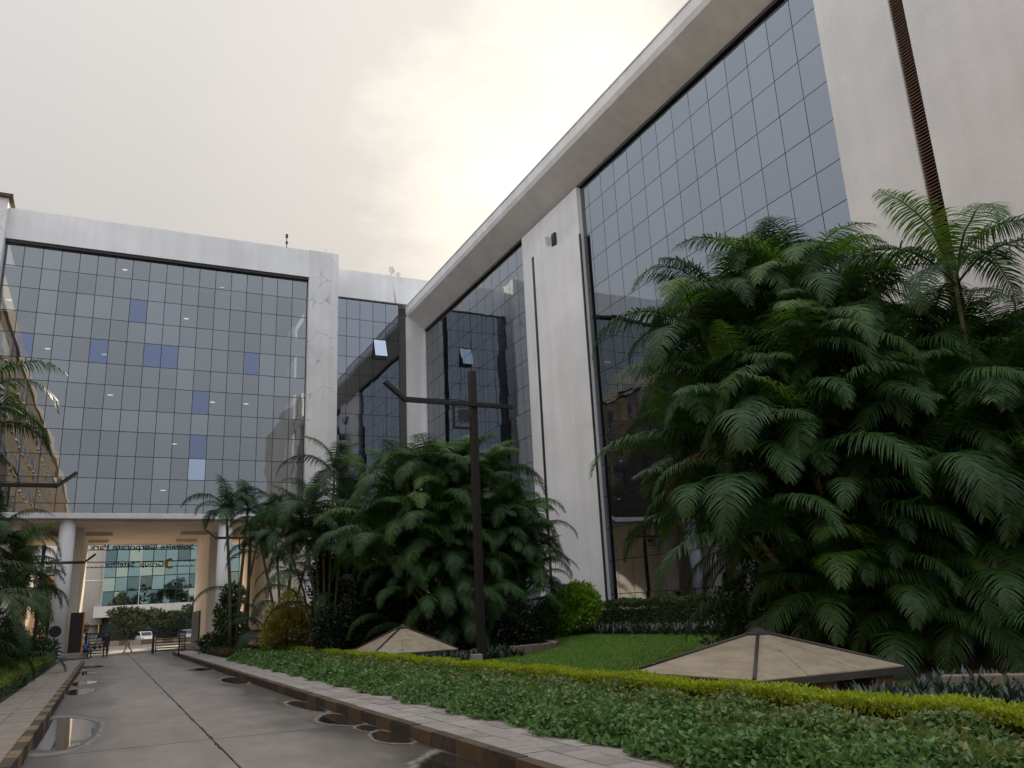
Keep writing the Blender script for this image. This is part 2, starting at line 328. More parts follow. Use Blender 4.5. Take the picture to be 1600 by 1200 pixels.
l_.new(ramp_([(.3, (.6,) * 3), (.5, (.22,) * 3), (.62, (.02,) * 3)]), b_.inputs['Roughness']); l_.new(ramp_([(.04, (0,) * 3), (.2, (.75,) * 3), (.34, (.92,) * 3), (.5, (1,) * 3)]), b_.inputs['Alpha']); setp(b_, Specular_IOR_Level=.8)
for i, p in enumerate(PUD):
    o_ = [Vector(q) for q in blob(p, 4, .03, i)]; c = sum(o_, Vector((0, 0))) / len(o_); k = len(o_); V = []; w = []
    for f, wet in ((1.45, 0), (1.15, .3), (.92, .7), (.6, 1)):
        for q in o_: d = q - c; V.append((max(RX0 - .1, min(RX1 + .1, c.x + d.x * f)), c.y + d.y * (1 + (f - 1) * .7), .005)); w.append(wet)
    V.append((c.x, c.y, .005)); w.append(1)
    me = bpy.data.meshes.new('puddle'); me.from_pydata(V, [], [(r * k + a, r * k + (a + 1) % k, (r + 1) * k + (a + 1) % k, (r + 1) * k + a) for r in range(3) for a in range(k)] + [(3 * k + a, 3 * k + (a + 1) % k, 4 * k) for a in range(k)])
    at_ = me.attributes.new('wet', 'FLOAT', 'POINT'); at_.data.foreach_set('value', w); me.update()
    o = link('puddle', me, 'puddle_edge'); o.location.z = i * .0006; tag(o, kind='structure')

KH = .19
def pavement(name, xk, xi, kerb_side, y0, y1):
    """kerb stones along the carriageway, paving slabs behind them"""
    p = MB().box(min(xk, xi), max(xk, xi), y0, y1, -.04, KH - .035).build(name, 'joint'); tag(p, kind='structure')
    k = .16 * (1 if xi > xk else -1); L = .9; i = 0; y = y0
    meshes = [MB().box(min(0, k), max(0, k), .008, L - .008, -.03, KH).mesh('kerb_stone') for _ in range(2)]
    for me, mm in zip(meshes, ('kerb_dark', 'kerb_yellow' if xi > xk else 'kerb_paint')): me.materials.append(MT[mm])
    while y < y1 - L + .01:
        o = link('kerb_stone', meshes[i % 2], None, p, (xk + rnd.uniform(-.008, .008), y, rnd.uniform(-.008, .006)), (0, 0, rnd.uniform(-.006, .006))); y += L; i += 1
    return p, xk + k
def pavers(p, xa, xb, y0, ysplit, y1, w, h, mats, stag=True):
    s = 1 if xb > xa else -1; W_ = abs(xb - xa); ncol = max(1, round(W_ / w)); w = W_ / ncol
    meshes = []
    for mm in mats:
        me = MB().box(-w / 2 + .006, w / 2 - .006, -h / 2 + .006, h / 2 - .006, -.05, 0).mesh('paver'); me.materials.append(MT[mm]); meshes.append(me)
    far = MB()
    for c in range(ncol):
        y = y0 + (h * .5 if stag and c % 2 else 0)
        while y < y1:
            x = xa + s * (c + .5) * w; z = KH + rnd.uniform(-.006, .003)
            if y < ysplit: link('paver', rnd.choice(meshes), None, p, (x, y + h / 2, z), (rnd.uniform(-.006, .006), rnd.uniform(-.006, .006), rnd.uniform(-.008, .008)))
            else: far.box(x - w / 2 + .006, x + w / 2 - .006, y + .006, y + h - .006, KH - .05, z)
            y += h
    o = far.build('far_pavers', mats[0], p); tag(o, kind='stuff')
pr, xr = pavement('pavement_right', RX1, 5.45, 1, 3.5, 62)
pavers(pr, xr, 5.45, 3.6, 22, 62, .32, .5, ['paver', 'paver_dark', 'paver_light', 'paver'])
pl, xl = pavement('pavement_left', RX0, -2.15, -1, 9, 55)
pavers(pl, xl, -2.15, 9, 30, 55, .5, .36, ['paver_left', 'paver_left', 'paver_dark'], False)

# garden: soil that climbs gently to the building, lawn on top of it
def gz(x, y):
    t = np.clip((x - 9) / 11.0, 0, 1); return .20 + .55 * t * t * (3 - 2 * t)
def terrain(name, x0, x1, y0, y1, m, lift=0, step=.5, mask=None):
    xs = np.arange(x0, x1 + .01, step); yy = np.arange(y0, y1 + .01, step); X, Y = np.meshgrid(xs, yy); Z = gz(X, Y) + lift
    V = np.stack([X, Y, Z], -1).reshape(-1, 3); nx = len(xs); idx = np.arange(len(V)).reshape(len(yy), nx)
    Fq = np.stack([idx[:-1, :-1], idx[:-1, 1:], idx[1:, 1:], idx[1:, :-1]], -1).reshape(-1, 4)
    if mask is not None:
        cen = V[Fq].mean(1); Fq = Fq[mask(cen[:, 0], cen[:, 1])]
    o = link(name, npmesh(name, V, Fq), m); tag(o, kind='structure'); return o
terrain('garden_soil', 5.46, 26, -4, 66, 'soil')
lawn_mask = lambda x, y: (x > 8.1) & (y > 5) & (y < 33.5) & (x < 19.3) & ~((x - 14.6) ** 2 + (y - 12.5) ** 2 < 12) & ~((x - 12) ** 2 + (y - 29.4) ** 2 < 13.5) & ~((y > 26.6) & (x < 12))
terrain('lawn', 8.1, 19.3, 5, 33.5, 'lawn', .012, .25, lawn_mask)
n = 90000
gx = nr.uniform(8.15, 19.2, n); gy = 6 + 27 * nr.random(n) ** 1.3; k = lawn_mask(gx, gy); gx, gy = gx[k], gy[k]
P = np.stack([gx, gy, gz(gx, gy) + .008], 1); Dv = np.stack([nr.normal(0, .45, len(gx)), nr.normal(0, .45, len(gx)), np.ones(len(gx))], 1)
tag(link('lawn_grass', leaf_mesh('lawn_grass', P, Dv, nr.uniform(.04, .085, len(gx)), .014, .1), 'grass'), 'short mown green grass blades covering the lawn', 'grass', kind='stuff')
sheet('left_soil', -12, -2.16, -10, 66, .15, 'soil')

# ------------------------------------------------------------------ buildings
PANES = {}
def pane(parent, w, h, loc, face, m, tilt=.0016, name='pane'):
    key = (round(w, 3), round(h, 3), m)
    if key not in PANES:
        me = npmesh('pane', np.array([(-w / 2, 0, -h / 2), (w / 2, 0, -h / 2), (w / 2, 0, h / 2), (-w / 2, 0, h / 2)], float), np.array([[0, 1, 2, 3]])); me.materials.append(MT[m]); PANES[key] = me
    rz = {'-y': 0, '-x': -math.pi / 2}[face]
    return link(name, PANES[key], None, parent, loc, (rnd.gauss(0, tilt), rnd.gauss(0, .0004), rz + rnd.gauss(0, tilt)))
def curtain(parent, face, fixed, a_edges, z_edges, m, special={}, gap=.06, skip=()):
    """panes between mullions; a_edges run along x (face -y) or y (face -x)"""
    for i, (a, b) in enumerate(zip(a_edges, a_edges[1:])):
        for j, (z1, z0) in enumerate(zip(z_edges, z_edges[1:])):
            if (i, j) in skip: continue
            mm = special.get((i, j), m + rnd.choice(('', '', '_b', '_c'))); c = (a + b) / 2; zc = (z0 + z1) / 2
            loc = (c, fixed, zc) if face == '-y' else (fixed, c, zc)
            pane(parent, abs(b - a) - gap, z1 - z0 - gap, loc, face, mm)
    zt, zb = z_edges[0], z_edges[-1]; d0, d1 = fixed + .012, fixed + .14
    for a in a_edges:
        (MB().box(a - gap * .55, a + gap * .55, d0, d1, zb, zt) if face == '-y' else MB().box(d0, d1, a - gap * .55, a + gap * .55, zb, zt)).build('mullion', 'mullion', parent)
    lo, hi = min(a_edges), max(a_edges)
    for z in z_edges:
        (MB().box(lo, hi, d0 + .004, d1 - .01, z - gap * .55, z + gap * .55) if face == '-y' else MB().box(d0 + .004, d1 - .01, lo, hi, z - gap * .55, z + gap * .55)).build('transom', 'mullion', parent)

# gatehouse wing across the drive
D = 68.0
gh = thing('gatehouse_building', 'white office wing bridging the driveway with grey glass curtain wall above the gateway', 'building')
GX0, GX1, GZ0, GZ1, GT = -9.05, 13.80, 10.10, 30.85, 33.45
def G(mb, name, m, bevel=0): return mb.build(name, m, gh, bevel)
ge = list(np.linspace(GX0, GX1, 19)); gzs = [GZ1]
for i in range(11): gzs.append(gzs[-1] - (1.915 if i % 2 == 0 else 1.70))
gzs.append(GZ0 + .02)
spec = {(7, 2): 'glass_blue', (1, 4): 'glass_blue', (5, 4): 'glass_blue', (8, 4): 'glass_blue', (9, 4): 'glass_blue', (14, 4): 'glass_blue', (11, 6): 'glass_blue', (11, 8): 'glass_blue', (11, 9): 'glass_pale'}
curtain(gh, '-y', D, ge, gzs, 'glass', spec, .048)
G(MB().box(GX0 - .1, 16.42, D - .45, D + .9, GZ1 + .06, GT), 'parapet', 'white')
G(MB().box(GX0, GX1, D - .32, D - .02, GZ1 - .16, GZ1 + .055), 'head_trim', 'dark_metal')
G(MB().box(GX1 + .06, 16.44, D - .5, D + 1.4, 0, GT + .03), 'pier', 'white_pier')
G(MB().box(-12.4, GX0 - .03, D - 1.3, D + 1.5, 0, GT + .35), 'pier', 'white_pier')
G(MB().box(-12.6, GX0 + .28, D - 1.6, D + 1.7, GT + .36, GT + .62), 'pier_cap', 'kerb_dark')
G(MB().box(GX0, GX1, D - .75, D - .01, GZ0 - .42, GZ0 - .02), 'ledge', 'white', .03)
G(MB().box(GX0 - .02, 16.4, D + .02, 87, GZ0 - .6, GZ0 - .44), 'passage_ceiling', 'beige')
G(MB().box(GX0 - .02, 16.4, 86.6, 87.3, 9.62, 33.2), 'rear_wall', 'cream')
G(MB().box(GX0 - .5, 16.4, D + 1.0, 87, 33.0, 33.25), 'roof', 'concrete')
for k, z in enumerate(gzs[1:-1:2]):
    G(MB().box(GX0, GX1, D + .35, D + 9, z - .28, z + .02), 'floor_slab', 'interior_floor')
G(MB().box(GX0, GX1, D + 9, D + 9.2, GZ0, GZ1), 'interior_wall', 'interior')
for c in (8, 9, 10, 11, 12, 15, 16):
    G(MB().box(ge[c] + .05, ge[c + 1] - .05, D + .25, D + .29, gzs[1] + .35, gzs[0] - rnd.uniform(.5, .9)), 'blind', 'blind')
lights = [(6, 0), (11, 0), (12, 0), (15, 0), (0, 2), (10, 2), (10, 2), (3, 4), (2, 4), (7, 4), (5, 4), (2, 6), (6, 6), (8, 6), (12, 6), (15, 6), (14, 6), (9, 8), (10, 8), (4, 10), (9, 10)][::2]
for c, r_ in lights:
    x = (ge[c] + ge[c + 1]) / 2 + rnd.uniform(-.4, .4); y = D + rnd.uniform(1, 3.5); z = gzs[r_] - .36 if r_ else gzs[0] - .25
    G(MB().box(x - .18, x + .18, y - .08, y + .08, z - .05, z), 'ceiling_light', 'tube_light')
for x in (-3.02, 7.92): G(MB().cyl(x, D + .12, -.02, 9.66, .54, 40), 'column', 'white')
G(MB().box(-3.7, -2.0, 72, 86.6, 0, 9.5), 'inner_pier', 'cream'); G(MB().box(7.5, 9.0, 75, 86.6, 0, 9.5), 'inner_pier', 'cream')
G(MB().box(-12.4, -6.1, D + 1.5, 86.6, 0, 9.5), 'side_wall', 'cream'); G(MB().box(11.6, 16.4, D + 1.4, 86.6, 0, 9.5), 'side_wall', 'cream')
G(MB().box(-2.9, -1.05, 66.9, 71.9, -.01, .32), 'plinth', 'concrete'); G(MB().box(6.4, 9.2, 66.6, 86, -.01, .30), 'plinth', 'concrete')
d = G(MB().box(-2.35, -1.5, 70.3, 70.42, .34, 3.15), 'door_leaf', 'door_dark'); MB().box(-1.495, -1.40, 70.28, 70.5, .34, 3.18).build('edge_strip', 'orange', d)
G(MB().box(7.38, 7.49, 79.5, 86.2, .31, 3.1), 'door_leaf', 'door_dark')
for (x0, x1, y, z) in ((-4.6, -2.9, 75.2, 9.3), (-2.0, .0, 75.2, 9.3), (-1.9, -.3, 81.5, 9.32), (5.1, 7.3, 74.5, 9.3), (5.2, 7.0, 81, 9.32)):
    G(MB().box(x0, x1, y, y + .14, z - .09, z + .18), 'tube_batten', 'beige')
# link wing set back between the two
D2 = 69.5
lk = thing('link_building', 'narrow glazed link wing set back beside the cracked white pier', 'building')
le = list(np.arange(16.5, 23.3, 1.23)); lz = [30.1]
for i in range(16): lz.append(lz[-1] - (1.915 if i % 2 == 0 else 1.70))
lz = [z for z in lz if z > .6]
curtain(lk, '-y', D2, le, lz, 'glass_right', {}, .045, {(3, 2)})
MB().box(16.46, 27, D2 - .28, D2 + 1, 30.14, 32.85).build('parapet', 'white', lk); MB().box(16.5, 27, D2 + 1, 86, 0, 32.4).build('body', 'interior', lk)
MB().tube([(22.2, D2 - .32, 32.7), (22.15, D2 - .33, 31.4), (22.3, D2 - .33, 30.2)], .05, 6).build('drain_pipe', 'grey_wall', lk)
pw = pane(lk, 1.12, 1.78, (le[3] + .615, D2 - .36, (lz[2] + lz[3]) / 2 + .02), '-y', 'glass_pale', 0, 'open_sash'); pw.rotation_euler = (R(-20), 0, 0)
# right wing along the lawn
CX, FX = 25.07, 23.25
rb = thing('main_building', 'long office block with sloping white frame round dark glass curtain wall', 'building')
def B(mb, name, m, bevel=0): return mb.build(name, m, rb, bevel)
NY, FY = 18.85, 69.0
# frame: fascia + splayed soffit as one profile swept along the block
prof = [(FX, 29.8), (FX, 29.15), (FX + .12, 28.85), (CX - .02, 27.62), (CX + .9, 27.62), (CX + .9, 29.8)]
B(MB().prism(prof, 'y', NY, D2 - .3), 'roof_frame', 'white')
B(MB().box(FX - .05, FX + .3, NY, D2 - .3, 29.8, 29.88), 'coping', 'grey_wall')
B(MB().prism([(FX, FY), (CX + .1, FY - .0), (CX + .1, D2 - .29), (FX, D2 - .29)], 'z', 0, 28.8), 'far_jamb', 'white')
B(MB().box(CX - .14, CX - .02, FY - .36, FY - .004, .7, 27.6), 'jamb_trim', 'grey_wall')
B(MB().box(CX - .16, CX + .1, NY, 68.6, 27.42, 27.61), 'head_trim', 'dark_metal')
B(MB().box(CX + 1.0, 46, -12, D2 - .3, 0, 29.5), 'body', 'interior')
zs = [27.42]
zs += [25.75 - 1.795 * i for i in range(14)]
zs = [z for z in zs if z > .75] + [.72]
B(MB().box(CX - .1, CX + .9, NY, FY, -.05, .70), 'plinth', 'stone')
e1 = [40.35 - 1.4425 * i for i in range(15)]; e1.reverse(); e1[0] = 18.9
e2 = list(np.linspace(47.7, 68.62, 15))
curtain(rb, '-x', CX, e1, zs, 'glass_right', {}, .036); curtain(rb, '-x', CX, e2, zs, 'glass_right', {(9, 7): 'glass_blue'}, .045)
for z in zs[1:-1:2]: B(MB().box(CX + .3, CX + .98, NY, FY, z - .2, z), 'floor_slab', 'interior_floor')
B(MB().box(24.77, CX + .2, 39.86, 47.68, 0, 27.43), 'solid_bay', 'white')
B(MB().prism([(24.74, 39.84), (24.76, 40.2), (23.75, 43.72), (23.5, 43.62)], 'z', 0, 24.15), 'angled_fin', 'white')
B(MB().prism([(23.49, 43.63), (23.74, 43.73), (23.70, 43.95), (23.45, 43.85)], 'z', .1, 24.1), 'gap_shade_strip', 'dark_metal')  # dark strip put in for the shade of the open gap behind the fin
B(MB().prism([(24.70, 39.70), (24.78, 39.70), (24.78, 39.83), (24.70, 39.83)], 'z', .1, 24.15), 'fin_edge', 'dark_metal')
B(MB().box(24.62, 24.765, 42.7, 43.15, 24.75, 25.6), 'vent_opening', 'door_dark'); o = B(MB().box(24.2, 24.6, 43.2, 43.24, 24.85, 25.45), 'vent_flap', 'grey_wall')
# near white wall with louvred slot
B(MB().box(FX, CX + .95, 15.80, NY - .01, 0, 34), 'end_wall', 'grey_wall'); B(MB().box(FX, CX + .95, -12, 15.26, 0, 34), 'end_wall', 'grey_wall')
B(MB().box(FX + .35, FX + .4, 15.27, 15.79, 0, 34), 'slot_back', 'door_dark')
mb = MB()
for i in range(270): mb.prism([(FX + .06, .5 + i * .12), (FX + .26, .56 + i * .12), (FX + .26, .59 + i * .12), (FX + .06, .53 + i * .12)], 'y', 15.27, 15.79)
tag(B(mb, 'louvre_slats', 'louvre'), kind='stuff')
# tan wing on the left, outside the frame: it shows in the glazing
lb = thing('left_building', 'tan plastered block mirrored in the left edge of the gatehouse glass', 'building')
MB().box(-26, -10, -95, 62, 0, 30.2).build('body', 'tan', lb); MB().box(-10.02, -9.75, -95, 62, 29.0, 30.5).build('cornice', 'cream', lb)
wm = MB().box(-.06, .03, -.75, .75, 0, 1.9).mesh('window'); wm.materials.append(MT['glass_right']); sm = MB().box(-.05, .14, -.9, .9, -.12, 0).mesh('sill'); sm.materials.append(MT['cream'])
for fl in range(7):
    for k in range(22):
        w = link('window', wm, None, lb, (-9.98, -30 + k * 4.1, 2.4 + fl * 3.9)); link('sill', sm, None, w)

# ------------------------------------------------------------------ roof-top things
def antenna(x, y, z, h, label):
    t = thing('roof_antenna', label, 'antenna', (x, y, z)); MB().tube([(0, 0, 0), (0, 0, h)], .035, 6).build('mast', 'dark_metal', t)
    MB().box(-.1, .1, -.06, .06, h * .78, h).build('panel', 'dark_metal', t); MB().box(-.08, .1, -.06, .06, h * .4, h * .55).build('panel', 'dark_metal', t)
    MB().tube([(0, 0, h * .3), (.35, .1, 0)], .015, 5).build('stay', 'dark_metal', t)
antenna(11.95, D + .2, GT, 1.55, 'thin mast antenna with two small panels on the gatehouse parapet')
t = thing('roof_camera', 'small floodlight on a short stem at the top corner of the cracked pier', 'floodlight', (15.4, D + .3, GT + .03)); MB().tube([(0, 0, 0), (0, 0, .42)], .03, 6).build('stem', 'dark_metal', t); MB().box(-.17, .17, -.1, .12, .4, .68).build('head', 'grey_wall', t)
def dish(x, y, z, s, label, rz):
    t = thing('satellite_dish', label, 'dish', (x, y, z), rz); MB().tube([(0, 0, 0), (0, 0, .5 * s)], .03, 6).build('mast', 'dark_metal', t)
    mb = MB(); rr = [0, .18, .3, .38]; zz = [0, .03, .08, .14]; seg = 16
    vs_ = [(r * s * math.cos(2 * math.pi * k / seg), -zz[i] * s, .62 * s + r * s * math.sin(2 * math.pi * k / seg)) for i, r in enumerate(rr) for k in range(seg)]
    mb.add(vs_, [(i * seg + k, i * seg + (k + 1) % seg, (i + 1) * seg + (k + 1) % seg, (i + 1) * seg + k) for i in range(3) for k in range(seg)], True); mb.build('reflector', 'grey_wall', t)
    MB().tube([(0, 0, .4 * s), (0, -.4 * s, .55 * s)], .015, 5).build('feed_arm', 'dark_metal', t)
dish(22.0, D2 + .2, 32.85, 1.1, 'larger satellite dish on the link wing parapet', R(25)); dish(22.75, D2 + .3, 32.85, .7, 'smaller satellite dish beside the larger one on the link parapet', R(-20))

# ------------------------------------------------------------------ lamp posts
def lamp(x, y, z, h, flip, label):
    """square rusty post with a cross arm, tilted lantern and a boxed bracket; flip = -1 reaches to the left"""
    s = flip; t = thing('lamp_post', label, 'lamp post', (x, y, z), 0, 'cross-armed lamp posts along the drive'); a = h - 1.13
    MB().box(-.10, .10, -.13, .13, -.1, h).build('post', 'rust', t, .012); MB().box(-.24, .24, -.24, .24, -.02, .04).build('base_plate', 'rust', t)
    MB().box(-.06, .06, -.138, -.131, .7, 1.15).build('access_hatch', 'dark_metal', t); MB().tube([(0, -.145, a + .06), (s * .6, -.15, a + .12), (s * 1.6, -.19, a + .075), (s * 2.3, -.19, a + .08)], .014, 5).build('cable', 'pole_black', t)
    for bx_ in (-.18, .18):
        for by_ in (-.18, .18): MB().tube([(bx_, by_, .04), (bx_, by_, .08)], .022, 6).build('bolt', 'rust', t)
    MB().box(min(s * 2.35, -s * 1.3), max(s * 2.35, -s * 1.3), -.24, -.145, a - .08, a + .06).build('cross_arm', 'rust', t, .01)
    d = Vector((s * .72, 0, .6)).normalized(); n_ = Vector((-d.z, 0, d.x)); p0 = Vector((s * 2.3, -.19, a - .02))
    q = [p0 + d * .0 - n_ * .05, p0 + d * .85 - n_ * .05, p0 + d * .85 + n_ * .06, p0 + n_ * .05]
    ln = MB().prism([(v.x, v.z) for v in q], 'y', -.30, -.08).build('lantern', 'pole_black', t)
    q = [p0 + d * .2 - n_ * .051 * 1, p0 + d * .8 - n_ * .051, p0 + d * .8 - n_ * .075, p0 + d * .2 - n_ * .075] if s < 0 else [p0 + d * .2 + n_ * .06, p0 + d * .8 + n_ * .06, p0 + d * .8 + n_ * .08, p0 + d * .2 + n_ * .08]
    if s > 0: q = [p0 + d * .2 - n_ * .051, p0 + d * .8 - n_ * .051, p0 + d * .8 - n_ * .075, p0 + d * .2 - n_ * .075]
    MB().prism([(v.x, v.z) for v in q], 'y', -.26, -.12).build('lens', 'sheet', ln)
    bx = s * .78
    MB().box(min(bx, bx - s * .07), max(bx, bx - s * .07), -.22, -.15, a - .75, a - .082).build('bracket', 'rust', t); MB().box(min(bx, s * .141), max(bx, s * .141), -.22, -.15, a - .82, a - .752).build('bracket', 'rust', t)
    MB().box(min(s * .24, s * .58), max(s * .24, s * .58), -.21, -.16, a - .56, a - .2).build('grille', 'dark_metal', t)
    for k in range(4): MB().box(min(s * .16, s * .70), max(s * .16, s * .70), -.20, -.17, a - .62 + k * .16, a - .60 + k * .16).build('bar', 'dark_metal', t)
lamp(10.0, 23.2, .25, 8.98, -1, 'tall rusty lamp post standing in front of the central palms')
lamp(8.65, 60, .2, 8.45, -1, 'far lamp post by the right gate column among slim palms'); lamp(-3.85, 60, .15, 7.0, 1, 'far lamp post left of the left gate column'); lamp(-4.4, 36, .15, 8.2, 1, 'lamp post at the left picture edge half hidden in palms')
t = MB().box(9.55, 9.85, 22.75, 23.0, .1, .62).build('service_block', 'concrete', None, .02); tag(t, 'short concrete block standing at the foot of the tall lamp post', 'bollard')

# ------------------------------------------------------------------ pyramid skylights
def pyramid(x0, x1, y0, y1, ze, za, label):
    t = thing('vent_cover', label, 'skylight', ((x0 + x1) / 2, (y0 + y1) / 2, 0), 0, 'pyramid covers on the lawn'); hx, hy = (x1 - x0) / 2, (y1 - y0) / 2
    cs = [(-hx, -hy), (hx, -hy), (hx, hy), (-hx, hy)]
    for i in range(4):
        a, b = cs[i], cs[(i + 1) % 4]; mid = 3
        for j in range(mid):                       # each face of three sheets with a visible seam
            p = [(a[0] + (b[0] - a[0]) * (j + u) / mid, a[1] + (b[1] - a[1]) * (j + u) / mid) for u in (.006, .994)]
            k = .07; top = [(q[0] * k, q[1] * k) for q in p]
            zt = za - (za - ze) * k
            MB().add([(*p[0], ze + .004 * j), (*p[1], ze + .004 * j), (*top[1], zt), (*top[0], zt)] + [(*p[0], ze - .03), (*p[1], ze - .03), (*top[1], zt - .04), (*top[0], zt - .04)],
                     [(0, 1, 2, 3), (7, 6, 5, 4), (0, 4, 5, 1), (1, 5, 6, 2), (2, 6, 7, 3), (3, 7, 4, 0)]).build('roof_sheet', 'sheet', t)
        MB().tube([(a[0] * 1.0, a[1] * 1.0, ze + .015), (a[0] * .07, a[1] * .07, za - .02)], .028, 6).build('ridge', 'sheet_trim', t)
        dx, dy = (b[0] - a[0]), (b[1] - a[1])
    MB().box(-hx - .01, hx + .01, -hy - .03, -hy + .02, ze - .12, ze - .012).build('eave', 'sheet_trim', t); MB().box(-hx - .01, hx + .01, hy - .02, hy + .03, ze - .12, ze - .012).build('eave', 'sheet_trim', t)
    MB().box(-hx - .03, -hx + .02, -hy + .025, hy - .025, ze - .12, ze - .012).build('eave', 'sheet_trim', t); MB().box(hx - .02, hx + .03, -hy + .025, hy - .025, ze - .12, ze - .012).build('eave', 'sheet_trim', t)
    mb = MB(); r = .2; mb.add([(r * math.cos(R(45 + 90 * k)), r * math.sin(R(45 + 90 * k)), za - .06) for k in range(4)] + [(r * math.cos(R(45 + 90 * k)), r * math.sin(R(45 + 90 * k)), za - .02) for k in range(4)] + [(0, 0, za + .09)],
           [(0, 1, 5, 4), (1, 2, 6, 5), (2, 3, 7, 6), (3, 0, 4, 7), (4, 5, 8), (5, 6, 8), (6, 7, 8), (7, 4, 8), (3, 2, 1, 0)]); mb.build('cap', 'sheet_trim', t)
    for sx in (-1, 0, 1):
        for sy in (-1, 0, 1):
            if sx or sy: MB().box(sx * hx * .78 - .2, sx * hx * .78 + .2, sy * hy * .78 - .2, sy * hy * .78 + .2, .1, ze - .02).build('brick_pier', 'brick_red', t)
    MB().box(-hx * .7, hx * .7, -hy * .7, hy * .7, .1, ze - .05).build('shaft_wall', 'door_dark', t)
pyramid(8.58, 11.72, 9.92, 13.06, .62, 1.22, 'large shallow pyramid cover of weathered sheets on the near lawn'); pyramid(7.98, 11.0, 27.5, 30.5, .60, 1.42, 'smaller looking pyramid cover beyond the lamp post by the dark shrubs')
# ------------------------------------------------------------------ foliage
def FRO(a0, bend, L, wid, seed, n=66):
    """palm frond: arching rachis with two rows of drooping leaflets"""
    r = np.random.default_rng(seed); ns = 24; s = np.linspace(0, 1, ns); ang = R(a0) - R(bend) * s ** 1.15
    dx = np.cos(ang); dz = np.sin(ang); px = np.concatenate([[0], np.cumsum(dx[:-1])]) * L / ns; pz = np.concatenate([[0], np.cumsum(dz[:-1])]) * L / ns
    side = np.cumsum(r.normal(0, .012, ns)) * L * .3
    mb = MB(); mb.tube([(px[i], side[i], pz[i]) for i in range(0, ns, 2)], [.022 * (1 - .8 * s[i]) + .004 for i in range(0, ns, 2)], 4, False)
    V, Fc = list(mb.v), [f for f in mb.f]
    for k in range(n):
        t = .13 + .87 * (k + .5) / n; i = min(int(t * (ns - 1)), ns - 2); f = t * (ns - 1) - i
        base = np.array([px[i] + (px[i + 1] - px[i]) * f, side[i], pz[i] + (pz[i + 1] - pz[i]) * f]); T = np.array([dx[i], 0, dz[i]]); U = np.array([-dz[i], 0, dx[i]])
        ll = wid * min(1, ((t - .09) / .2)) ** .5 * (1 - .78 * max(0, (t - .5) / .5) ** 1.7) * r.uniform(.85, 1.1)
        for sg in (-1, 1):
            sw = .22 + .34 * t
            d = np.array([0, sg, 0]) * 1.0 + T * sw + U * r.uniform(.30, .6); d /= np.linalg.norm(d)
            p = base.copy(); w = .011 + .0075 * math.sin(math.pi * t); k0 = len(V); steps = 4; wd = T - d * T.dot(d); wd /= np.linalg.norm(wd)
            for q in range(steps):
                ww = w * (.75, 1.0, .72, 0)[q]
                if q == steps - 1: V.append(tuple(p))
                else: V.append(tuple(p - wd * ww)); V.append(tuple(p + wd * ww))
                d = d + np.array([0, 0, -1]) * r.uniform(.26, .58); d /= np.linalg.norm(d); p = p + d * ll / (steps - 1)
            Fc += [(k0, k0 + 1, k0 + 3, k0 + 2), (k0 + 2, k0 + 3, k0 + 5, k0 + 4), (k0 + 4, k0 + 5, k0 + 6)]
    me = bpy.data.meshes.new('frond'); me.from_pydata(V, [], Fc); me.polygons.foreach_set('use_smooth', [True] * len(Fc)); me.update(); return me
FR = {}
def frond_set(key, m, wid=.72):
    FR[key] = []
    for i, (a0, bend, L) in enumerate(((86, 85, 2.6), (80, 125, 3.0), (72, 145, 3.2), (64, 150, 3.2), (54, 145, 3.2), (42, 135, 3.0), (28, 115, 2.8), (10, 85, 2.6))):
        me = FRO(a0, bend, L, wid, 100 + i); me.materials.append(MT[m]); FR[key].append(me)
frond_set('n', 'frond'); frond_set('y', 'frond_fresh'); frond_set('d', 'frond_dry'); frond_set('f', 'frond_far', .62)
def crown(parent, top, n, size, key='n', fresh=.12, dry=.012, r=rnd, bias=0):
    az = r.uniform(0, 6.28)
    for k in range(n):
        age = (k + r.uniform(0, .6)) / n; v = min(7, max(0, int(age * 7.2 + bias)))
        kk = key
        if age < .45 and r.random() < fresh * 2: kk = 'y'
        elif age > .7 and r.random() < dry * 3: kk = 'd'
        az += 2.4 + r.uniform(-.25, .25)
        link('frond', FR[kk][v], None, parent, (top[0] + .04 * math.cos(az), top[1] + .04 * math.sin(az), top[2] - .15 - .25 * age), (r.uniform(-.12, .12), r.uniform(-.1, .1), az), size * r.uniform(.85, 1.15))
def stem(parent, a, b, r0, m='cane'):
    a, b = Vector(a), Vector(b); mid = a.lerp(b, .5); mid.x = a.x + (b.x - a.x) * .35; mid.y = a.y + (b.y - a.y) * .35
    pts = [a, a.lerp(mid, .5), mid, mid.lerp(b, .55), b]
    MB().tube(pts, [r0 * 1.15, r0, r0 * .95, r0 * .85, r0 * .7], 7).build('stem', m, parent)
def clump(name, label, base, stems, nf, size, key='n', fresh=.12, skirt=0, skr=1.2, seed=1, group='areca palm clumps', r0=.065):
    """stems: list of (dx, dy, height of the crown)"""
    r = random.Random(seed); t = thing(name, label, 'palm', base, 0, group)
    for (dx, dy, h) in stems:
        stem(t, (dx * .22, dy * .22, -.1), (dx, dy, h), r0 * r.uniform(.8, 1.2)); crown(t, (dx, dy, h), nf, size * r.uniform(.88, 1.1), key, fresh, r=r)
    for i in range(skirt):
        az = r.uniform(0, 6.28); q = skr * math.sqrt(r.random()); z = r.uniform(.1, .55) * max(s[2] for s in stems) * (1 - .4 * q / skr)
        link('frond', FR[key][r.choice((3, 4, 5, 6, 6))], None, t, (q * math.cos(az), q * math.sin(az), z), (r.uniform(-.15, .15), r.uniform(-.15, .15), az + r.uniform(-.6, .6)), size * r.uniform(.8, 1.1))
    return t
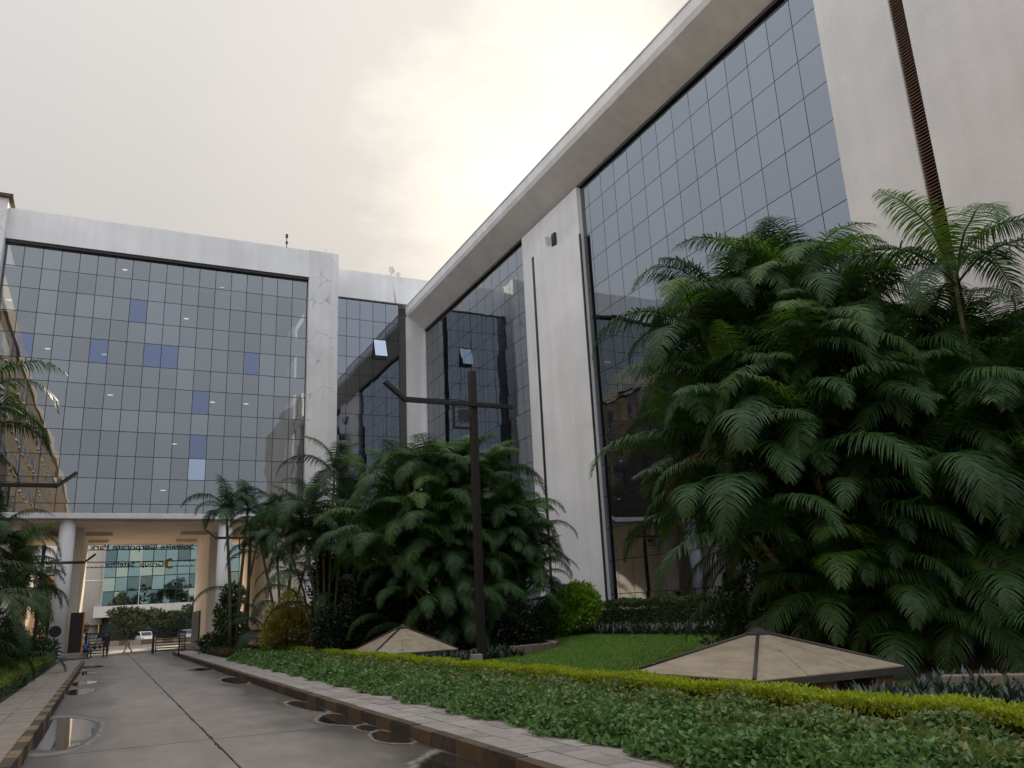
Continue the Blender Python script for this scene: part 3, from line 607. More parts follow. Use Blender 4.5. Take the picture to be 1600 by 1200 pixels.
def dome(n, rx, ry, hc, he, seed, pw=1.6):
    """crown positions filling a dome: tall in the middle, low at the rim"""
    r = random.Random(seed); o = []
    for i in range(n):
        q = math.sqrt((i + .5) / n); a = i * 2.39996 + r.uniform(-.3, .3)
        o.append((rx * q * math.cos(a), ry * q * math.sin(a), (hc + (he - hc) * q ** pw) * r.uniform(.92, 1.06)))
    return o
clump('palm_clump', 'huge dense areca palm clump behind the near pyramid cover', (15.75, 15.1, .45), dome(35, 4.1, 2.6, 9.7, 4.0, 3, 2.6), 8, .98, skirt=18, skr=2.0, seed=5)
clump('palm_clump', 'leafy palm clump filling in front of the tallest near palms', (14.4, 13.3, .4), dome(34, 3.3, 1.8, 7.0, 2.6, 4, 2.0), 8, .92, skirt=26, skr=2.0, seed=6)
clump('palm_clump', 'lowest palm fronds drooping just behind the near pyramid cover', (14.9, 11.9, .35), dome(24, 2.6, .9, 3.0, 1.1, 43), 8, .8, skirt=20, skr=2.4, seed=44)
clump('palm_clump', 'tall open palms at the right picture edge before the white wall', (16.6, 11.3, .45), [(.15, -.2, 8.3), (1.0, .7, 6.9), (-.6, .8, 5.2), (1.4, -.8, 4.6), (-.9, -.5, 3.4), (.6, -1.4, 3.0), (1.9, .3, 3.2), (-.2, -1.3, 2.2)] + dome(16, 2.6, 1.8, 5.6, 3.0, 9), 9, 1.0, fresh=.2, skirt=40, skr=2.0, seed=8)
clump('palm_clump', 'palms closing the gap between the tall palms and the white wall', (18.8, 12.6, .6), dome(16, 2.2, 2.2, 7.2, 4.2, 47), 8, .98, skirt=24, skr=2.0, seed=48)
clump('palm_clump', 'broad rounded palm clump behind the tall lamp post', (12.9, 32.6, .45), dome(34, 4.1, 2.2, 7.6, 3.6, 12, 2.2), 8, .94, fresh=.3, skirt=26, skr=3.6, seed=15)
clump('palm_clump', 'lower palm fronds skirting the front of the central clump', (13.2, 31.6, .4), dome(30, 3.3, 1.0, 5.2, 2.6, 13, 1.8), 8, .8, fresh=.1, skirt=30, skr=2.6, seed=16)
clump('palm_clump', 'taller palm rising in front of the cracked white pier', (9.0, 38.5, .25), [(.3, 0, 8.3), (-.7, .6, 6.9), (.9, -.4, 6.6), (-1.3, -.5, 6.0), (1.6, .7, 5.4), (-.4, -.9, 5.0), (-2.0, .3, 5.6)], 9, 1.0, 'f', .08, 14, 1.6, seed=21)
clump('palm_clump', 'dark palms between the slim gate palms and the central clump', (8.6, 46.5, .25), [(-.6, 0, 6.4), (.6, .5, 6.6), (-1.2, .8, 5.6), (1.3, -.5, 5.8), (.1, -.9, 4.6)], 9, 1.0, 'f', .05, 12, 1.4, seed=22)
clump('slim_palm', 'pair of slim bare-stemmed palms leaning before the right gate column', (6.6, 50.5, .2), [(-.75, 0, 8.1), (.55, .4, 8.4), (1.3, -.3, 7.6)], 10, .95, 'f', .05, 5, .8, seed=23, r0=.085)
clump('palm_clump', 'tall palm at the left picture edge reaching over the gatehouse glass', (-4.3, 29.5, .15), [(.0, .3, 9.0), (-.6, -.4, 6.8), (-.3, .8, 7.6)], 10, .95, 'f', .05, 10, 1.0, seed=24)
clump('palm_clump', 'dense dark palms beside the left pavement below the left lamp arm', (-4.6, 41, .15), [(.2, -.8, 5.6), (.9, .6, 4.9), (-.4, .4, 6.2), (.6, 2.2, 4.4), (-.8, -1.2, 5.0), (.9, -2.0, 3.6), (1.0, 3.0, 3.4), (-.5, 3.0, 5.4)], 9, .95, 'f', .05, 24, 1.5, seed=25)

def shell(n, lobes, r):
    """random points near the surface of a union of ellipsoids, with outward directions"""
    P, Dd = [], []; w = np.array([l[3] * l[5] for l in lobes]); w = w / w.sum()
    for l, k in zip(lobes, (w * n).astype(int)):
        d = r.normal(size=(k, 3)); d /= np.linalg.norm(d, axis=1, keepdims=True); q = (r.random(k) ** .35)[:, None] * (1 + r.normal(0, .06, (k, 1)))
        P.append(np.array(l[:3]) + d * q * np.array(l[3:6])); Dd.append(d)
    return np.concatenate(P), np.concatenate(Dd)
def shrub(name, label, base, lobes, n, L, Wd, m, up=.35, seed=0, group=None, cat='shrub', twigs=8):
    r = np.random.default_rng(seed); t = thing(name, label, cat, base, 0, group); P, Dd = shell(n, lobes, r); k = P[:, 2] > .03; P, Dd = P[k], Dd[k]
    # thin it in clumps so gaps show
    g = np.sin(P[:, 0] * 5.1 + seed) * np.sin(P[:, 1] * 4.7) * np.sin(P[:, 2] * 5.9 + 1); k = r.random(len(P)) < .62 + .6 * g; P, Dd = P[k], Dd[k]
    Dv = Dd + r.normal(0, .6, P.shape) + [0, 0, up]
    link('foliage', leaf_mesh('foliage', P, Dv, r.uniform(.7, 1.25, len(P)) * L, r.uniform(.8, 1.2, len(P)) * Wd), m, t)
    mb = MB(); rr = random.Random(seed)
    for i in range(twigs):
        l = rr.choice(lobes); e = Vector(l[:3]) + Vector((rr.uniform(-.6, .6) * l[3], rr.uniform(-.6, .6) * l[4], rr.uniform(-.2, .6) * l[5])); s = Vector((e.x * .25, e.y * .25, 0)); mb.tube([s, s.lerp(e, .5) + Vector((0, 0, .1)), e], [.04, .028, .01], 5)
    mb.build('branches', 'bark', t); return t
shrub('shrub', 'loose yellow-olive shrub at the end of the green bed', (7.75, 40.6, .2), [(0, 0, 1.1, 1.1, 1.0, 1.0), (-.5, 0, 1.7, .6, .6, .7), (.1, 0, 2.3, .55, .5, .8), (.75, .1, 1.8, .6, .6, .5), (-.7, 0, .8, .6, .6, .7), (.9, -.2, .9, .7, .6, .7)], 9000, .22, .07, 'shrub_yellow', .3, 31)
shrub('shrub', 'round bright lime green bush beside the angled white fin', (17.6, 31, .6), [(0, 0, 1.2, 1.25, 1.1, .95), (-.9, 0, .8, .8, .8, .7), (.3, 0, 1.6, .8, .8, .6)], 11000, .17, .09, 'bush_bright', .3, 32)
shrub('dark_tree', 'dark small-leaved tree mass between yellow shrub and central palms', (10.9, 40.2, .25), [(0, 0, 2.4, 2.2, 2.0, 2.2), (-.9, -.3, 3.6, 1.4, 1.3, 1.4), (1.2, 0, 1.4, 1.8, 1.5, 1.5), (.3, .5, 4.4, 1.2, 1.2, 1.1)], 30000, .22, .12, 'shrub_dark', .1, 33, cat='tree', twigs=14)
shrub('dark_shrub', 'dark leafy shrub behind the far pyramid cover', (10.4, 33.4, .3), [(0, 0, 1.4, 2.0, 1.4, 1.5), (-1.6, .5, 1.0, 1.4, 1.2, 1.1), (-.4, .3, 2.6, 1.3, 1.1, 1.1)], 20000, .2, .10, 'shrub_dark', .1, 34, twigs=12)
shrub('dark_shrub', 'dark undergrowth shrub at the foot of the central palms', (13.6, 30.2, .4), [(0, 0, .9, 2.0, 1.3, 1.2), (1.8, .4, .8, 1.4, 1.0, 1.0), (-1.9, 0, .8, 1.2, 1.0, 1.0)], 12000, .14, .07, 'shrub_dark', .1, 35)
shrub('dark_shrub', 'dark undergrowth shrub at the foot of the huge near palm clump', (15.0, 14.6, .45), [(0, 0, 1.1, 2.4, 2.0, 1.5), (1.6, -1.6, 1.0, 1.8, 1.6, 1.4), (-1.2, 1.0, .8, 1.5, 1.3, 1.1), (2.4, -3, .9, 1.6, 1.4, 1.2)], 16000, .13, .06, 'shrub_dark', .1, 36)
shrub('shrub', 'leafy green shrub against the right gate column base', (6.3, 51.5, .2), [(0, 0, 2.0, .7, .7, 1.1), (.3, 0, 3.2, .7, .7, .7), (.5, -.2, .9, .8, .7, .8)], 5500, .2, .1, 'hedge_green', .2, 37)
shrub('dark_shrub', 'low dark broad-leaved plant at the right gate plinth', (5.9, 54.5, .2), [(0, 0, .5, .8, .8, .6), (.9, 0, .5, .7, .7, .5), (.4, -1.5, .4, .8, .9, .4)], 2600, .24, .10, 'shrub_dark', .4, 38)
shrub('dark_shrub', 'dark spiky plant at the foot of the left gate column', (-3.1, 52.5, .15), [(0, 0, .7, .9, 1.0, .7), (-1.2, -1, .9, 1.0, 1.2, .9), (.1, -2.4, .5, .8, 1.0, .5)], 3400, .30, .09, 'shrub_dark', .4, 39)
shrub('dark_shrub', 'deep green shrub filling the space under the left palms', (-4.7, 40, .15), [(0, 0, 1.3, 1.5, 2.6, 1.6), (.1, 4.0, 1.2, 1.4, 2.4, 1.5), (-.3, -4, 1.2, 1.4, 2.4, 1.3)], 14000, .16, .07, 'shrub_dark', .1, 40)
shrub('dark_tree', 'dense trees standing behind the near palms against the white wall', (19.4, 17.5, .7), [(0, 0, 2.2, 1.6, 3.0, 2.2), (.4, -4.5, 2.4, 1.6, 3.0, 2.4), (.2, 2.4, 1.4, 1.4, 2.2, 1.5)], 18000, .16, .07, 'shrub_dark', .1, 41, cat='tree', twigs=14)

def hedge(name, label, x0, x1, y0, y1, z0, z1, n, L, Wd, m, seed, stemm=None, cat='hedge', waves=.05, gaps=(), lowcol=.5):
    """clipped hedge: dense leafy top, thinner stemmy sides"""
    r = np.random.default_rng(seed); t = thing(name, label, cat, ((x0 + x1) / 2, (y0 + y1) / 2, z0)); ox, oy = (x0 + x1) / 2, (y0 + y1) / 2; hx, hy, hz = (x1 - x0) / 2, (y1 - y0) / 2, z1 - z0
    P = np.stack([r.uniform(-hx, hx, n), r.uniform(-hy, hy, n), np.ones(n)], 1); side = r.random(n) < .45
    zz = np.where(side, hz * (1 - r.random(n) ** 1.5 * .8), hz * (1 - .16 * r.random(n)))
    sgn = np.where(r.random(n) < .75, -1, 1); P[:, 0] = np.where(side & (hx < hy), sgn * hx * r.uniform(.8, 1.08, n), P[:, 0]); P[:, 1] = np.where(side & (hx >= hy), sgn * hy * r.uniform(.8, 1.08, n), P[:, 1])
    wob = waves * (np.sin(P[:, 1] * 2.1 + seed) + np.sin(P[:, 1] * 5.3) * .6 + np.sin(P[:, 0] * 3.3)) ; P[:, 2] = zz + wob * (zz / hz)
    P[:, 0] += waves * .8 * np.sin(P[:, 1] * 1.7 + 2) if hx < hy else 0
    keep = np.ones(n, bool)
    for a, b, f in gaps: keep &= ~((P[:, 1] + oy > a) & (P[:, 1] + oy < b) & (r.random(n) < f))
    P = P[keep]; low = P[:, 2] < hz * lowcol; Dv = r.normal(0, .7, P.shape) + [0, 0, .75]
    def mk(nm, k, mm):
        if k.sum(): link(nm, leaf_mesh(nm, P[k], Dv[k], r.uniform(.7, 1.25, k.sum()) * L, r.uniform(.8, 1.2, k.sum()) * Wd), mm, t)
    if stemm: mk('foliage', ~low, m); mk('lower_twigs', low, stemm)
    else: mk('foliage', np.ones(len(P), bool), m)
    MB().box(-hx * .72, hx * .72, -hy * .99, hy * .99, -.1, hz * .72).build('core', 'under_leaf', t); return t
hedge('clipped_hedge', 'low yellow-green clipped hedge edging the lawn along the green bed', 7.68, 8.04, 4.2, 43, .2, .65, 66000, .055, .03, 'hedge_yellow', 51, 'hedge_stem', gaps=((19.2, 22.6, .62),), lowcol=.62, waves=.022)
hedge('tall_hedge', 'shoulder-high dark green hedge behind the lawn before the glass', 20.0, 20.9, 18, 33.6, .7, 1.98, 26000, .09, .05, 'hedge_green', 52)
leafmat('hedge_left', (.05, .11, .018), (.20, .25, .045), .5, .3)
hedge('low_hedge', 'low yellow and green hedge along the left pavement', -3.3, -2.2, 17, 50, .15, .62, 26000, .07, .035, 'hedge_left', 53, 'hedge_green', lowcol=.75)
hedge('low_hedge', 'dull brownish low hedge by the right gate plinth', 5.55, 7.2, 44.5, 53.5, .2, .55, 9000, .08, .035, 'hedge_stem', 54, 'hedge_stem')
# ground cover bed: uncountable leaves
def cover(name, label, x0, x1, y0, y1, n, L, m, z, seed, pw=1.8, parent=None):
    r = np.random.default_rng(seed); y = y0 + (y1 - y0) * r.random(n) ** pw; e = .10 * np.sin(y * 2.3) + .07 * np.sin(y * 5.9 + 1); x = x0 + e + (x1 - x0 - e) * r.random(n)
    h = z * np.clip((x - x0 - e) / .25, .25, 1) * (.82 + .26 * np.sin(x * 3.7 + y * 1.9) + .20 * np.sin(y * 4.1 - x * 2.2) + .12 * np.sin(x * 9 + y * 7)); f = r.random(n) ** .45
    P = np.stack([x, y, .2 + h * f], 1); Dv = r.normal(0, .8, (n, 3)) * [1, 1, .55] + [-.2, -.15, .12]; sc = 1 + np.clip((y - 12) / 26, 0, 1) * .9
    return tag(link(name, leaf_mesh(name, P, Dv, r.uniform(.65, 1.3, n) * L * sc, r.uniform(.8, 1.2, n) * L * .62 * sc), m), label, 'ground cover', kind='stuff')
cover('ground_cover', 'low dark green leafy ground cover between paving and yellow hedge', 5.28, 7.6, 4.0, 42, 100000, .085, 'cover', .30, 61)
cover('ground_cover', 'paler dry-tipped leaves scattered through the green bed', 6.0, 7.65, 4.0, 34, 26000, .08, 'cover_pale', .33, 62)
terrain('bed_soil', 5.46, 7.9, 3.5, 43, 'under_leaf', .05)
def straps(name, label, pts, m, L, seed):
    r = np.random.default_rng(seed); V, Fc = [], []
    for (x, y) in pts:
        z = float(gz(np.array(x), y))
        for k in range(r.integers(9, 14)):
            a = r.uniform(0, 6.28); el = r.uniform(.5, 1.3); l = L * r.uniform(.7, 1.15); w = l * .085; d = np.array([math.cos(a) * math.cos(el), math.sin(a) * math.cos(el), math.sin(el)]); s = np.array([-math.sin(a), math.cos(a), 0]); p = np.array([x, y, z]) + d * .02; k0 = len(V)
            for q, ww in enumerate((.6, 1.0, .75, 0)):
                if ww: V += [p - s * w * ww, p + s * w * ww]
                else: V.append(p)
                p = p + d * l / 3; d = d + np.array([0, 0, -.28]); d /= np.linalg.norm(d)
            Fc += [(k0, k0 + 1, k0 + 3), (k0, k0 + 3, k0 + 2), (k0 + 2, k0 + 3, k0 + 5), (k0 + 2, k0 + 5, k0 + 4), (k0 + 4, k0 + 5, k0 + 6)]
    return tag(link(name, npmesh(name, np.array(V), np.array(Fc)), m), label, 'plants', kind='stuff')
straps('strap_plants', 'bluish strap-leaved plants massed behind the yellow hedge at the right', [(nr.uniform(8.3, 12.0), nr.uniform(5.2, 9.3)) for _ in range(330)], 'strap', .36, 71)
straps('strap_plants', 'dark strap-leaved border along the far edge of the lawn', [(18.4 + nr.uniform(-.5, 1.0), nr.uniform(17, 33.8)) for _ in range(420)] + [(nr.uniform(13.5, 19), 33.7 + nr.uniform(-.5, .6)) for _ in range(120)], 'strap', .42, 72)
straps('strap_plants', 'strap-leaved plants round the far pyramid cover', [(nr.uniform(8.3, 12.6), nr.uniform(25.4, 27.3)) for _ in range(150)], 'strap', .40, 73)
def arcwall(cx, cy, r0, a0, a1, h, label):
    t = thing('planter_wall', label, 'wall', (cx, cy, float(gz(np.array(cx), cy)) - .1)); n = int((a1 - a0) * r0 / .42); rr = random.Random(5)
    for i in range(n):
        a = a0 + (a1 - a0) * i / n; b = a0 + (a1 - a0) * (i + 1) / n - .012; q = rr.uniform(-.02, .02); hh = h + rr.uniform(-.02, .02)
        p = [((r0 + o_) * math.cos(z), (r0 + o_) * math.sin(z)) for o_, z in ((q, a), (q, b), (-.25, b), (-.25, a))]
        MB().prism(p, 'z', -.1, hh).build('stone', 'stone', t, .012)
arcwall(12.0, 29.4, 3.45, R(276), R(352), .42, 'curved low stone edging wall round the central palms'); arcwall(15.6, 11.6, 5.4, R(212), R(262), .10, 'curved low stone edging wall below the near palms')
# ------------------------------------------------------------------ gate things
def text_mesh(name, s, size, parent, loc, m, width=None):
    c = bpy.data.curves.new(name, 'FONT'); c.body = s; c.size = size; c.extrude = .03; c.offset = .012; c.resolution_u = 3; c.align_x = 'CENTER'
    o = bpy.data.objects.new(name, c); COL.objects.link(o); dg = bpy.context.evaluated_depsgraph_get(); dg.update(); me = bpy.data.meshes.new_from_object(o.evaluated_get(dg)); bpy.data.objects.remove(o); bpy.data.curves.remove(c)
    if width:
        xs = [v.co.x for v in me.vertices]; k = width / (max(xs) - min(xs))
        for v in me.vertices: v.co.x *= k
    me.materials.clear(); return link(name, me, m, parent, loc, (math.pi / 2, 0, math.pi))     # faces +Y: we see it from behind
sg = thing('gate_sign', 'dark metal lettering on rods over the gateway, seen from behind', 'sign', (2.6, 86.3, 7.4))
for z in (2.12, 1.62, .52, .02): MB().box(-4.65, 4.75, -.03, .03, z - .035, z + .035).build('rod', 'sign_metal', sg)
text_mesh('lettering', 'Solitaire Corporate Park', .78, sg, (.05, -.05, 1.62), 'sign_metal', 9.0); text_mesh('lettering', 'Group  Satellite', .62, sg, (-.5, -.05, .06), 'sign_metal', 5.0)
for k in (-1, 1):
    for j in range(4):
        c = (3.9 if k > 0 else -3.9) + (j - 1.5) * .42; MB().tube([(c - .18, 0, .1), (c + .18, 0, .1), (c - .18, 0, .44), (c + .18, 0, .44)], .022, 5).build('scroll', 'sign_metal', sg)
mb = MB(); mb.tube([(2.55 + .38 * math.cos(a), -.06, .28 + .38 * math.sin(a)) for a in np.linspace(0.4, 5.6, 18)], [.05 + .13 * math.sin(math.pi * i / 17) for i in range(18)], 6); mb.build('emblem', 'gold', sg)
def bargate(x0, x1, y, h, label):
    t = thing('bar_gate', label, 'gate', (x0, y, 0), 0, 'sliding bar gates'); w = x1 - x0
    MB().box(-.12, .06, -.06, .06, 0, h + .16).build('post', 'pole_black', t); MB().box(w - .06, w, -.04, .04, .1, h).build('stile', 'pole_black', t); MB().box(.12, .18, -.04, .04, .1, h).build('stile', 'pole_black', t)
    for i in range(7): MB().box(.18, w - .06, -.025, .025, .12 + i * (h - .2) / 6, .19 + i * (h - .2) / 6).build('bar', 'pole_black', t)
    MB().box(.06, w, -.03, .03, h, h + .09).build('top_rail', 'pole_black', t)
bargate(3.3, 5.5, 68.5, 1.4, 'black horizontal bar gate at the right of the gateway'); bargate(-1.2, .35, 72, 1.55, 'black horizontal bar gate behind the people at the left of the gateway')
def disc(x, y, z, label):
    t = thing('round_sign', label, 'sign', (x, y, 0), 0, 'round signs seen from behind'); MB().tube([(0, 0, 0), (0, 0, z)], .035, 8).build('pole', 'pole_black', t)
    mb = MB(); n = 24; mb.tube([(0, -.04, z), (0, -.015, z)], .33, n); mb.build('plate', 'pole_black', t); MB().box(-.2, .2, -.2, .2, -.01, .03).build('foot', 'concrete', t)
disc(4.12, 55.8, 2.02, 'round sign on a black pole by the right kerb end'); disc(-2.62, 56.5, 1.85, 'round sign on a short pole before the left gate column')
t = MB().tube([(-2.35, 55.8, .1), (-2.35, 55.8, .75)], [.13, .11], 12).build('marker_stone', 'white'); tag(t, 'small white marker post at the left pavement end', 'bollard')

def person(label, loc, rz, joints, radii, edges, cols, kids=True, group=None):
    """one skinned body; faces take skin, shirt, trousers or hair by the bone nearest to them"""
    me = bpy.data.meshes.new('person'); names = list(joints); me.from_pydata([joints[k] for k in names], [(names.index(a), names.index(b)) for a, b in edges], []); o = bpy.data.objects.new('person', me); COL.objects.link(o)
    o.modifiers.new('skin', 'SKIN').use_smooth_shade = True
    for i, k in enumerate(names):
        me.skin_vertices[0].data[i].radius = radii[k]; me.skin_vertices[0].data[i].use_root = (k == 'pelvis')
    sub = o.modifiers.new('sub', 'SUBSURF'); sub.levels = 2; sub.render_levels = 2
    dg = bpy.context.evaluated_depsgraph_get(); dg.update(); m2 = bpy.data.meshes.new_from_object(o.evaluated_get(dg)); bpy.data.objects.remove(o)
    o = bpy.data.objects.new('person', m2); COL.objects.link(o); m2.materials.clear()
    for k in ('skin', cols[0], cols[1], 'hair', cols[2]): m2.materials.append(MT[k])
    seg = [(Vector(joints[a]), Vector(joints[b]), a, b) for a, b in edges]
    def zone(a, b, t):
        if 'head' in (a, b): return 0
        if 'neck' in (a, b) and 'chest' not in (a, b): return 0
        if b.startswith('hand'): return 0
        if b.startswith('elbow') or b.startswith('shoulder') or b in ('chest', 'neck'): return 1
        if b.startswith('toe'): return 4
        return 2 if (b.startswith('hip') or b.startswith('knee') or b.startswith('ankle')) else 1
    H = Vector(joints['head'])
    for f in m2.polygons:
        c = f.center; best = min(seg, key=lambda s: ((c - (s[0] + (s[1] - s[0]) * max(0, min(1, (c - s[0]).dot(s[1] - s[0]) / max(1e-6, (s[1] - s[0]).length_squared))))).length))
        z = zone(best[2], best[3], 0)
        if z == 0 and (c - H).length < .2 and (c - H).z > .015 and (c - H).y > -.06: z = 3
        f.material_index = z; f.use_smooth = True
    o.location = loc; o.rotation_euler = (0, 0, rz); tag(o, label, 'person', group)
    mb = MB()
    fwd = Vector((0, -1, 0))
    mb.tube([H + Vector((0, -.095, .0)), H + Vector((0, -.125, -.035))], [.012, .02], 6); mb.build('nose', 'skin', o)
    for s_ in (-1, 1):
        MB().tube([H + Vector((s_ * .034, -.088, .025)), H + Vector((s_ * .034, -.1, .025))], .012, 6).build('eye', 'hair', o); MB().tube([H + Vector((s_ * .078, .0, -.03)), H + Vector((s_ * .09, .01, .03))], .018, 6).build('ear', 'skin', o)
    for hn, en in (('handl', 'elbowl'), ('handr', 'elbowr')):       # five short fingers each
        h = Vector(joints[hn]); dd = (h - Vector(joints[en])).normalized(); sd = dd.cross(Vector((0, 1, 0.3))).normalized()
        for q in range(4): 
            b0 = h + sd * (.024 * (q - 1.5)) + dd * .02; MB().tube([b0, b0 + dd * .045, b0 + dd * .075 + Vector((0, -.02, 0))], [.0095, .009, .006], 5).build('finger', 'skin', o)
        MB().tube([h - sd * .03, h - sd * .06 + dd * .035], [.011, .008], 5).build('thumb', 'skin', o)
    return o
ED = [('pelvis', 'spine'), ('spine', 'chest'), ('chest', 'neck'), ('neck', 'head'), ('chest', 'shoulderl'), ('shoulderl', 'elbowl'), ('elbowl', 'handl'), ('chest', 'shoulderr'), ('shoulderr', 'elbowr'), ('elbowr', 'handr'),
      ('pelvis', 'hipl'), ('hipl', 'kneel'), ('kneel', 'anklel'), ('anklel', 'toel'), ('pelvis', 'hipr'), ('hipr', 'kneer'), ('kneer', 'ankler'), ('ankler', 'toer')]
RA = dict(pelvis=(.15, .12), spine=(.14, .11), chest=(.16, .11), neck=(.055, .055), head=(.085, .10), shoulderl=(.07, .07), shoulderr=(.07, .07), elbowl=(.045, .045), elbowr=(.045, .045), handl=(.035, .03), handr=(.035, .03), hipl=(.095, .095), hipr=(.095, .095), kneel=(.062, .062), kneer=(.062, .062), anklel=(.045, .045), ankler=(.045, .045), toel=(.035, .03), toer=(.035, .03))
def pose(**k):
    j = dict(pelvis=(0, 0, .92), spine=(0, 0, 1.10), chest=(0, 0, 1.32), neck=(0, -.01, 1.48), head=(0, -.02, 1.60), shoulderl=(.19, 0, 1.38), shoulderr=(-.19, 0, 1.38), elbowl=(.24, .02, 1.10), elbowr=(-.24, .02, 1.10), handl=(.25, -.06, .86), handr=(-.25, -.06, .86),
             hipl=(.10, 0, .88), hipr=(-.10, 0, .88), kneel=(.11, -.02, .48), kneer=(-.11, -.02, .48), anklel=(.11, .03, .08), ankler=(-.11, .03, .08), toel=(.12, -.12, .035), toer=(-.12, -.12, .035)); j.update(k); return j
person('person in dark clothes standing in front of the left bar gate', (.12, 66.3, 0), R(200), pose(handl=(.18, -.16, 1.0), kneer=(-.12, -.05, .48)), RA, ED, ('cloth_dark', 'cloth_brown', 'cloth_dark'))
sit = pose(pelvis=(0, 0, .46), spine=(0, -.08, .63), chest=(0, -.2, .82), neck=(0, -.28, .95), head=(0, -.33, 1.06), shoulderl=(.19, -.2, .86), shoulderr=(-.19, -.2, .86), elbowl=(.26, -.28, .62), elbowr=(-.26, -.28, .62), handl=(.14, -.46, .52), handr=(-.14, -.46, .52), hipl=(.1, -.04, .44), hipr=(-.1, -.04, .44), kneel=(.16, -.44, .46), kneer=(-.16, -.44, .46), anklel=(.14, -.40, .08), ankler=(-.14, -.40, .08), toel=(.15, -.54, .035), toer=(-.15, -.54, .035))
person('person in a blue shirt sitting hunched on the left gate plinth', (-1.22, 66.8, 0), R(60), sit, RA, ED, ('cloth_blue', 'cloth_dark', 'cloth_dark'))
walk = dict(kneel=(.1, -.2, .5), anklel=(.1, -.32, .1), toel=(.1, -.46, .06), kneer=(-.1, .08, .47), ankler=(-.1, .36, .12), toer=(-.1, .25, .035), handl=(.25, .2, .9), elbowl=(.24, .12, 1.1), handr=(-.25, -.26, .92), elbowr=(-.24, -.08, 1.1))
person('person in light trousers walking across beyond the gateway', (1.75, 74.5, 0), R(-70), pose(**walk), RA, ED, ('cloth_brown', 'cloth_khaki', 'cloth_dark'))
person('person in a pale green shirt standing behind the right bar gate', (5.3, 70.2, 0), R(20), pose(), RA, ED, ('cloth_pale', 'cloth_khaki', 'cloth_dark'))

# ------------------------------------------------------------------ street beyond the gateway
sheet('street', -90, 110, 93, 112, -.02, 'asphalt'); sheet('gate_apron', -3.7, 7.5, 90.02, 93, -.012, 'concrete')
kb = MB().box(-60, 80, 112, 112.35, -.05, .55).build('street_median', 'stone'); tag(kb, kind='structure')
me_y, me_k = [MB().box(0, 1.15, -.02, .33, 0, .58).mesh('kerb_block') for _ in range(2)]
me_y.materials.append(MT['kerb_yellow']); me_k.materials.append(MT['stone'])
for i in range(30): link('kerb_block', (me_y, me_k)[i % 2], None, kb, (-8 + i * 1.2, 112, 0))
def car(label, x, y, rz, paint, z=-.02):
    t = thing('parked_car', label, 'car', (x, y, z), rz, 'cars beyond the gateway')
    low = [(-2.05, .35), (-2.1, .62), (-2.0, .86), (-1.0, .95), (1.35, .98), (1.95, .9), (2.08, .6), (2.02, .32)]; cab = [(-1.0, .94), (-.35, 1.42), (.2, 1.5), (1.1, 1.46), (1.75, .97)]
    MB().prism(low, 'y', -.82, .82).build('body', paint, t, .07); MB().prism(cab, 'y', -.68, .68).build('cabin', paint, t, .05)
    for s in (-1, 1):
        MB().prism([(-.72, 1.0), (-.26, 1.36), (.3, 1.42), (1.02, 1.38), (1.45, 1.02)], 'y', s * .685, s * .70).build('side_window', 'car_glass', t)
        for wx in (-1.3, 1.3):
            w = MB().tube([(wx, s * .66, .32), (wx, s * .85, .32)], .32, 18).build('wheel', 'tyre', t); MB().tube([(wx, s * .84, .32), (wx, s * .865, .32)], .19, 12).build('rim', 'rim', w)
        MB().box(-2.10, -2.03, s * .62 - .14, s * .62 + .14, .62, .76).build('headlight', 'rim', t)
    MB().prism([(-.97, .99), (-.92, .99), (-.38, 1.40), (-.42, 1.40)], 'y', -.6, .6).build('windscreen', 'car_glass', t); MB().prism([(1.68, 1.03), (1.72, 1.03), (1.18, 1.42), (1.14, 1.42)], 'y', -.58, .58).build('rear_window', 'car_glass', t)
car('white car parked across the street in the middle of the gateway view', 4.6, 117, R(98), 'car_white'); car('silver car partly hidden by the right bar gate', 9.6, 117.3, R(82), 'car_silver'); car('dark grey car behind the left bar gate', -1.3, 99, R(80), 'car_grey'); car('white van-like car behind the dark grey car', -1.6, 106, R(85), 'car_white'); car('dark car farthest in the row behind the left bar gate', -1.9, 114.5, R(85), 'car_dark')
def tree(label, x, y, h, cr, seed, m='tree_far', n=4200, leaf=.4):
    t = thing('street_tree', label, 'tree', (x, y, 0), 0, 'trees beyond the gateway'); rr = random.Random(seed); r = np.random.default_rng(seed)
    MB().tube([(0, 0, -.1), (.1, 0, h * .3), (.05, .1, h * .6)], [.2, .15, .08], 7).build('trunk', 'bark', t)
    lobes = [(rr.uniform(-.8, .8) * cr, rr.uniform(-.8, .8) * cr, h * rr.uniform(.42, .92), cr * rr.uniform(.22, .6), cr * rr.uniform(.22, .6), h * rr.uniform(.06, .2)) for _ in range(12)]
    P, Dd = shell(n, lobes, r); link('crown', leaf_mesh('crown', P, Dd + r.normal(0, .7, P.shape), r.uniform(.6, 1.2, len(P)) * leaf, leaf * .5), m, t)
    for l in lobes[:4]: MB().tube([(.05, .1, h * .45), (l[0] * .5, l[1] * .5, (h * .45 + l[2]) * .5), l[:3]], [.07, .05, .02], 5).build('limb', 'bark', t)
for i, (x, y, h, cr_, lab) in enumerate(((3.5, 121, 4.4, 3.0, 'low spreading street tree above the white car'), (8.5, 120.5, 4.6, 3.2, 'street tree under the right end of the pale ledge'), (13, 121, 4.4, 3.0, 'street tree hidden behind the right inner pier'), (-9.5, 112, 9.5, 3.6, 'taller tree seen through the left side bay'), (-5.2, 121, 5.0, 2.6, 'street tree left of the round white tower'), (-14, 118, 8, 4, 'tree at far left behind the gatehouse side wall'))): tree(lab, x, y, h, cr_, 80 + i)
hedge('street_hedge', 'green planted verge hedge across the street', -8, 26, 118.9, 120, 0, 1.3, 9000, .25, .12, 'tree_far', 57)
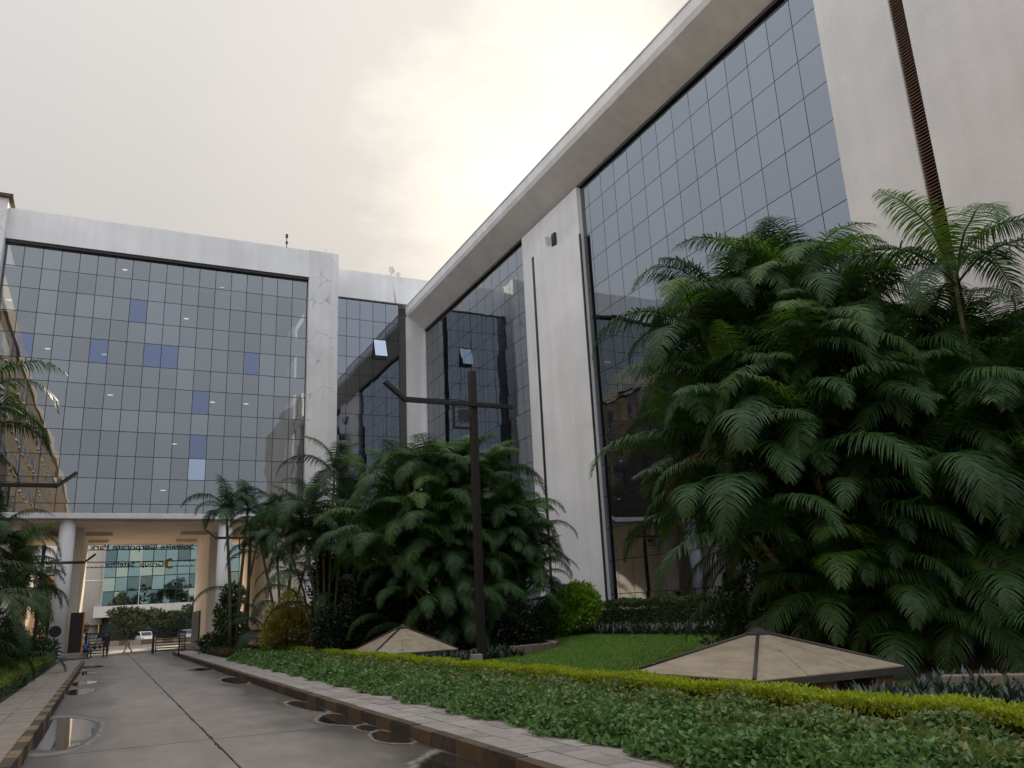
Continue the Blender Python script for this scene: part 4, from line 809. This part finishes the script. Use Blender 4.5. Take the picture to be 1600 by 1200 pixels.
# glass building opposite
fb = thing('opposite_building', 'green glass block with white round corner tower seen through the gateway', 'building', (-2.9, 132, 0), R(-28))
ex = list(np.arange(2.4, 27, 1.75)); ez = [26.0 - 1.9 * i for i in range(12)]
for i, (a, b) in enumerate(zip(ex, ex[1:])):
    for j, (z1, z0) in enumerate(zip(ez, ez[1:])): pane(fb, b - a - .12, z1 - z0 - .12, ((a + b) / 2, 0, (z0 + z1) / 2), '-y', rnd.choice(('glass_green', 'glass_green', 'glass_green_b', 'glass_green_c')), .02)
for a in ex: MB().box(a - .06, a + .06, .02, .2, ez[-1], ez[0]).build('mullion', 'far_white' if rnd.random() < .3 else 'sign_metal', fb)
for z in ez: MB().box(ex[0], ex[-1], .03, .18, z - .05, z + .05).build('transom', 'sign_metal', fb)
MB().box(2, 27, .8, 14, 0, 26).build('body', 'sign_metal', fb); MB().box(1.9, 27, -.9, .6, 3.55, 5.05).build('ledge', 'far_white', fb); MB().cyl(.7, .4, 2.6, 30, 1.65, 32).build('round_tower', 'far_white', fb); MB().cyl(.7, .4, 0, 2.6, 1.2, 24).build('tower_base', 'stone', fb)
for z in (8.5, 14, 19.5): MB().cyl(.7, .4, z, z + .12, 1.67, 32).build('tower_joint', 'grey_wall', fb)
ob = thing('far_house', 'small orange far house left of the round white tower', 'house', (-5.5, 175, 0)); MB().box(-7, 4.5, 0, 8, 0, 12.2).build('wall', 'far_orange', ob); MB().box(-7.3, 4.8, -.3, 8.3, 12.2, 12.8).build('roof', 'stone', ob)
for i in range(5):
    for j in range(3): MB().box(-6 + i * 2.1, -4.9 + i * 2.1, -.05, .02, 1.6 + j * 3.6, 3.4 + j * 3.6).build('window', 'car_glass', ob)
wb = thing('far_block', 'pale far apartment block seen right of the right gate column', 'building', (27, 155, 0)); MB().box(-10, 10, 0, 12, 0, 24).build('wall', 'far_white', wb)
for i in range(8):
    for j in range(6): MB().box(-9 + i * 2.4, -7.6 + i * 2.4, -.05, .02, 2 + j * 3.6, 3.8 + j * 3.6).build('window', 'car_glass', wb)
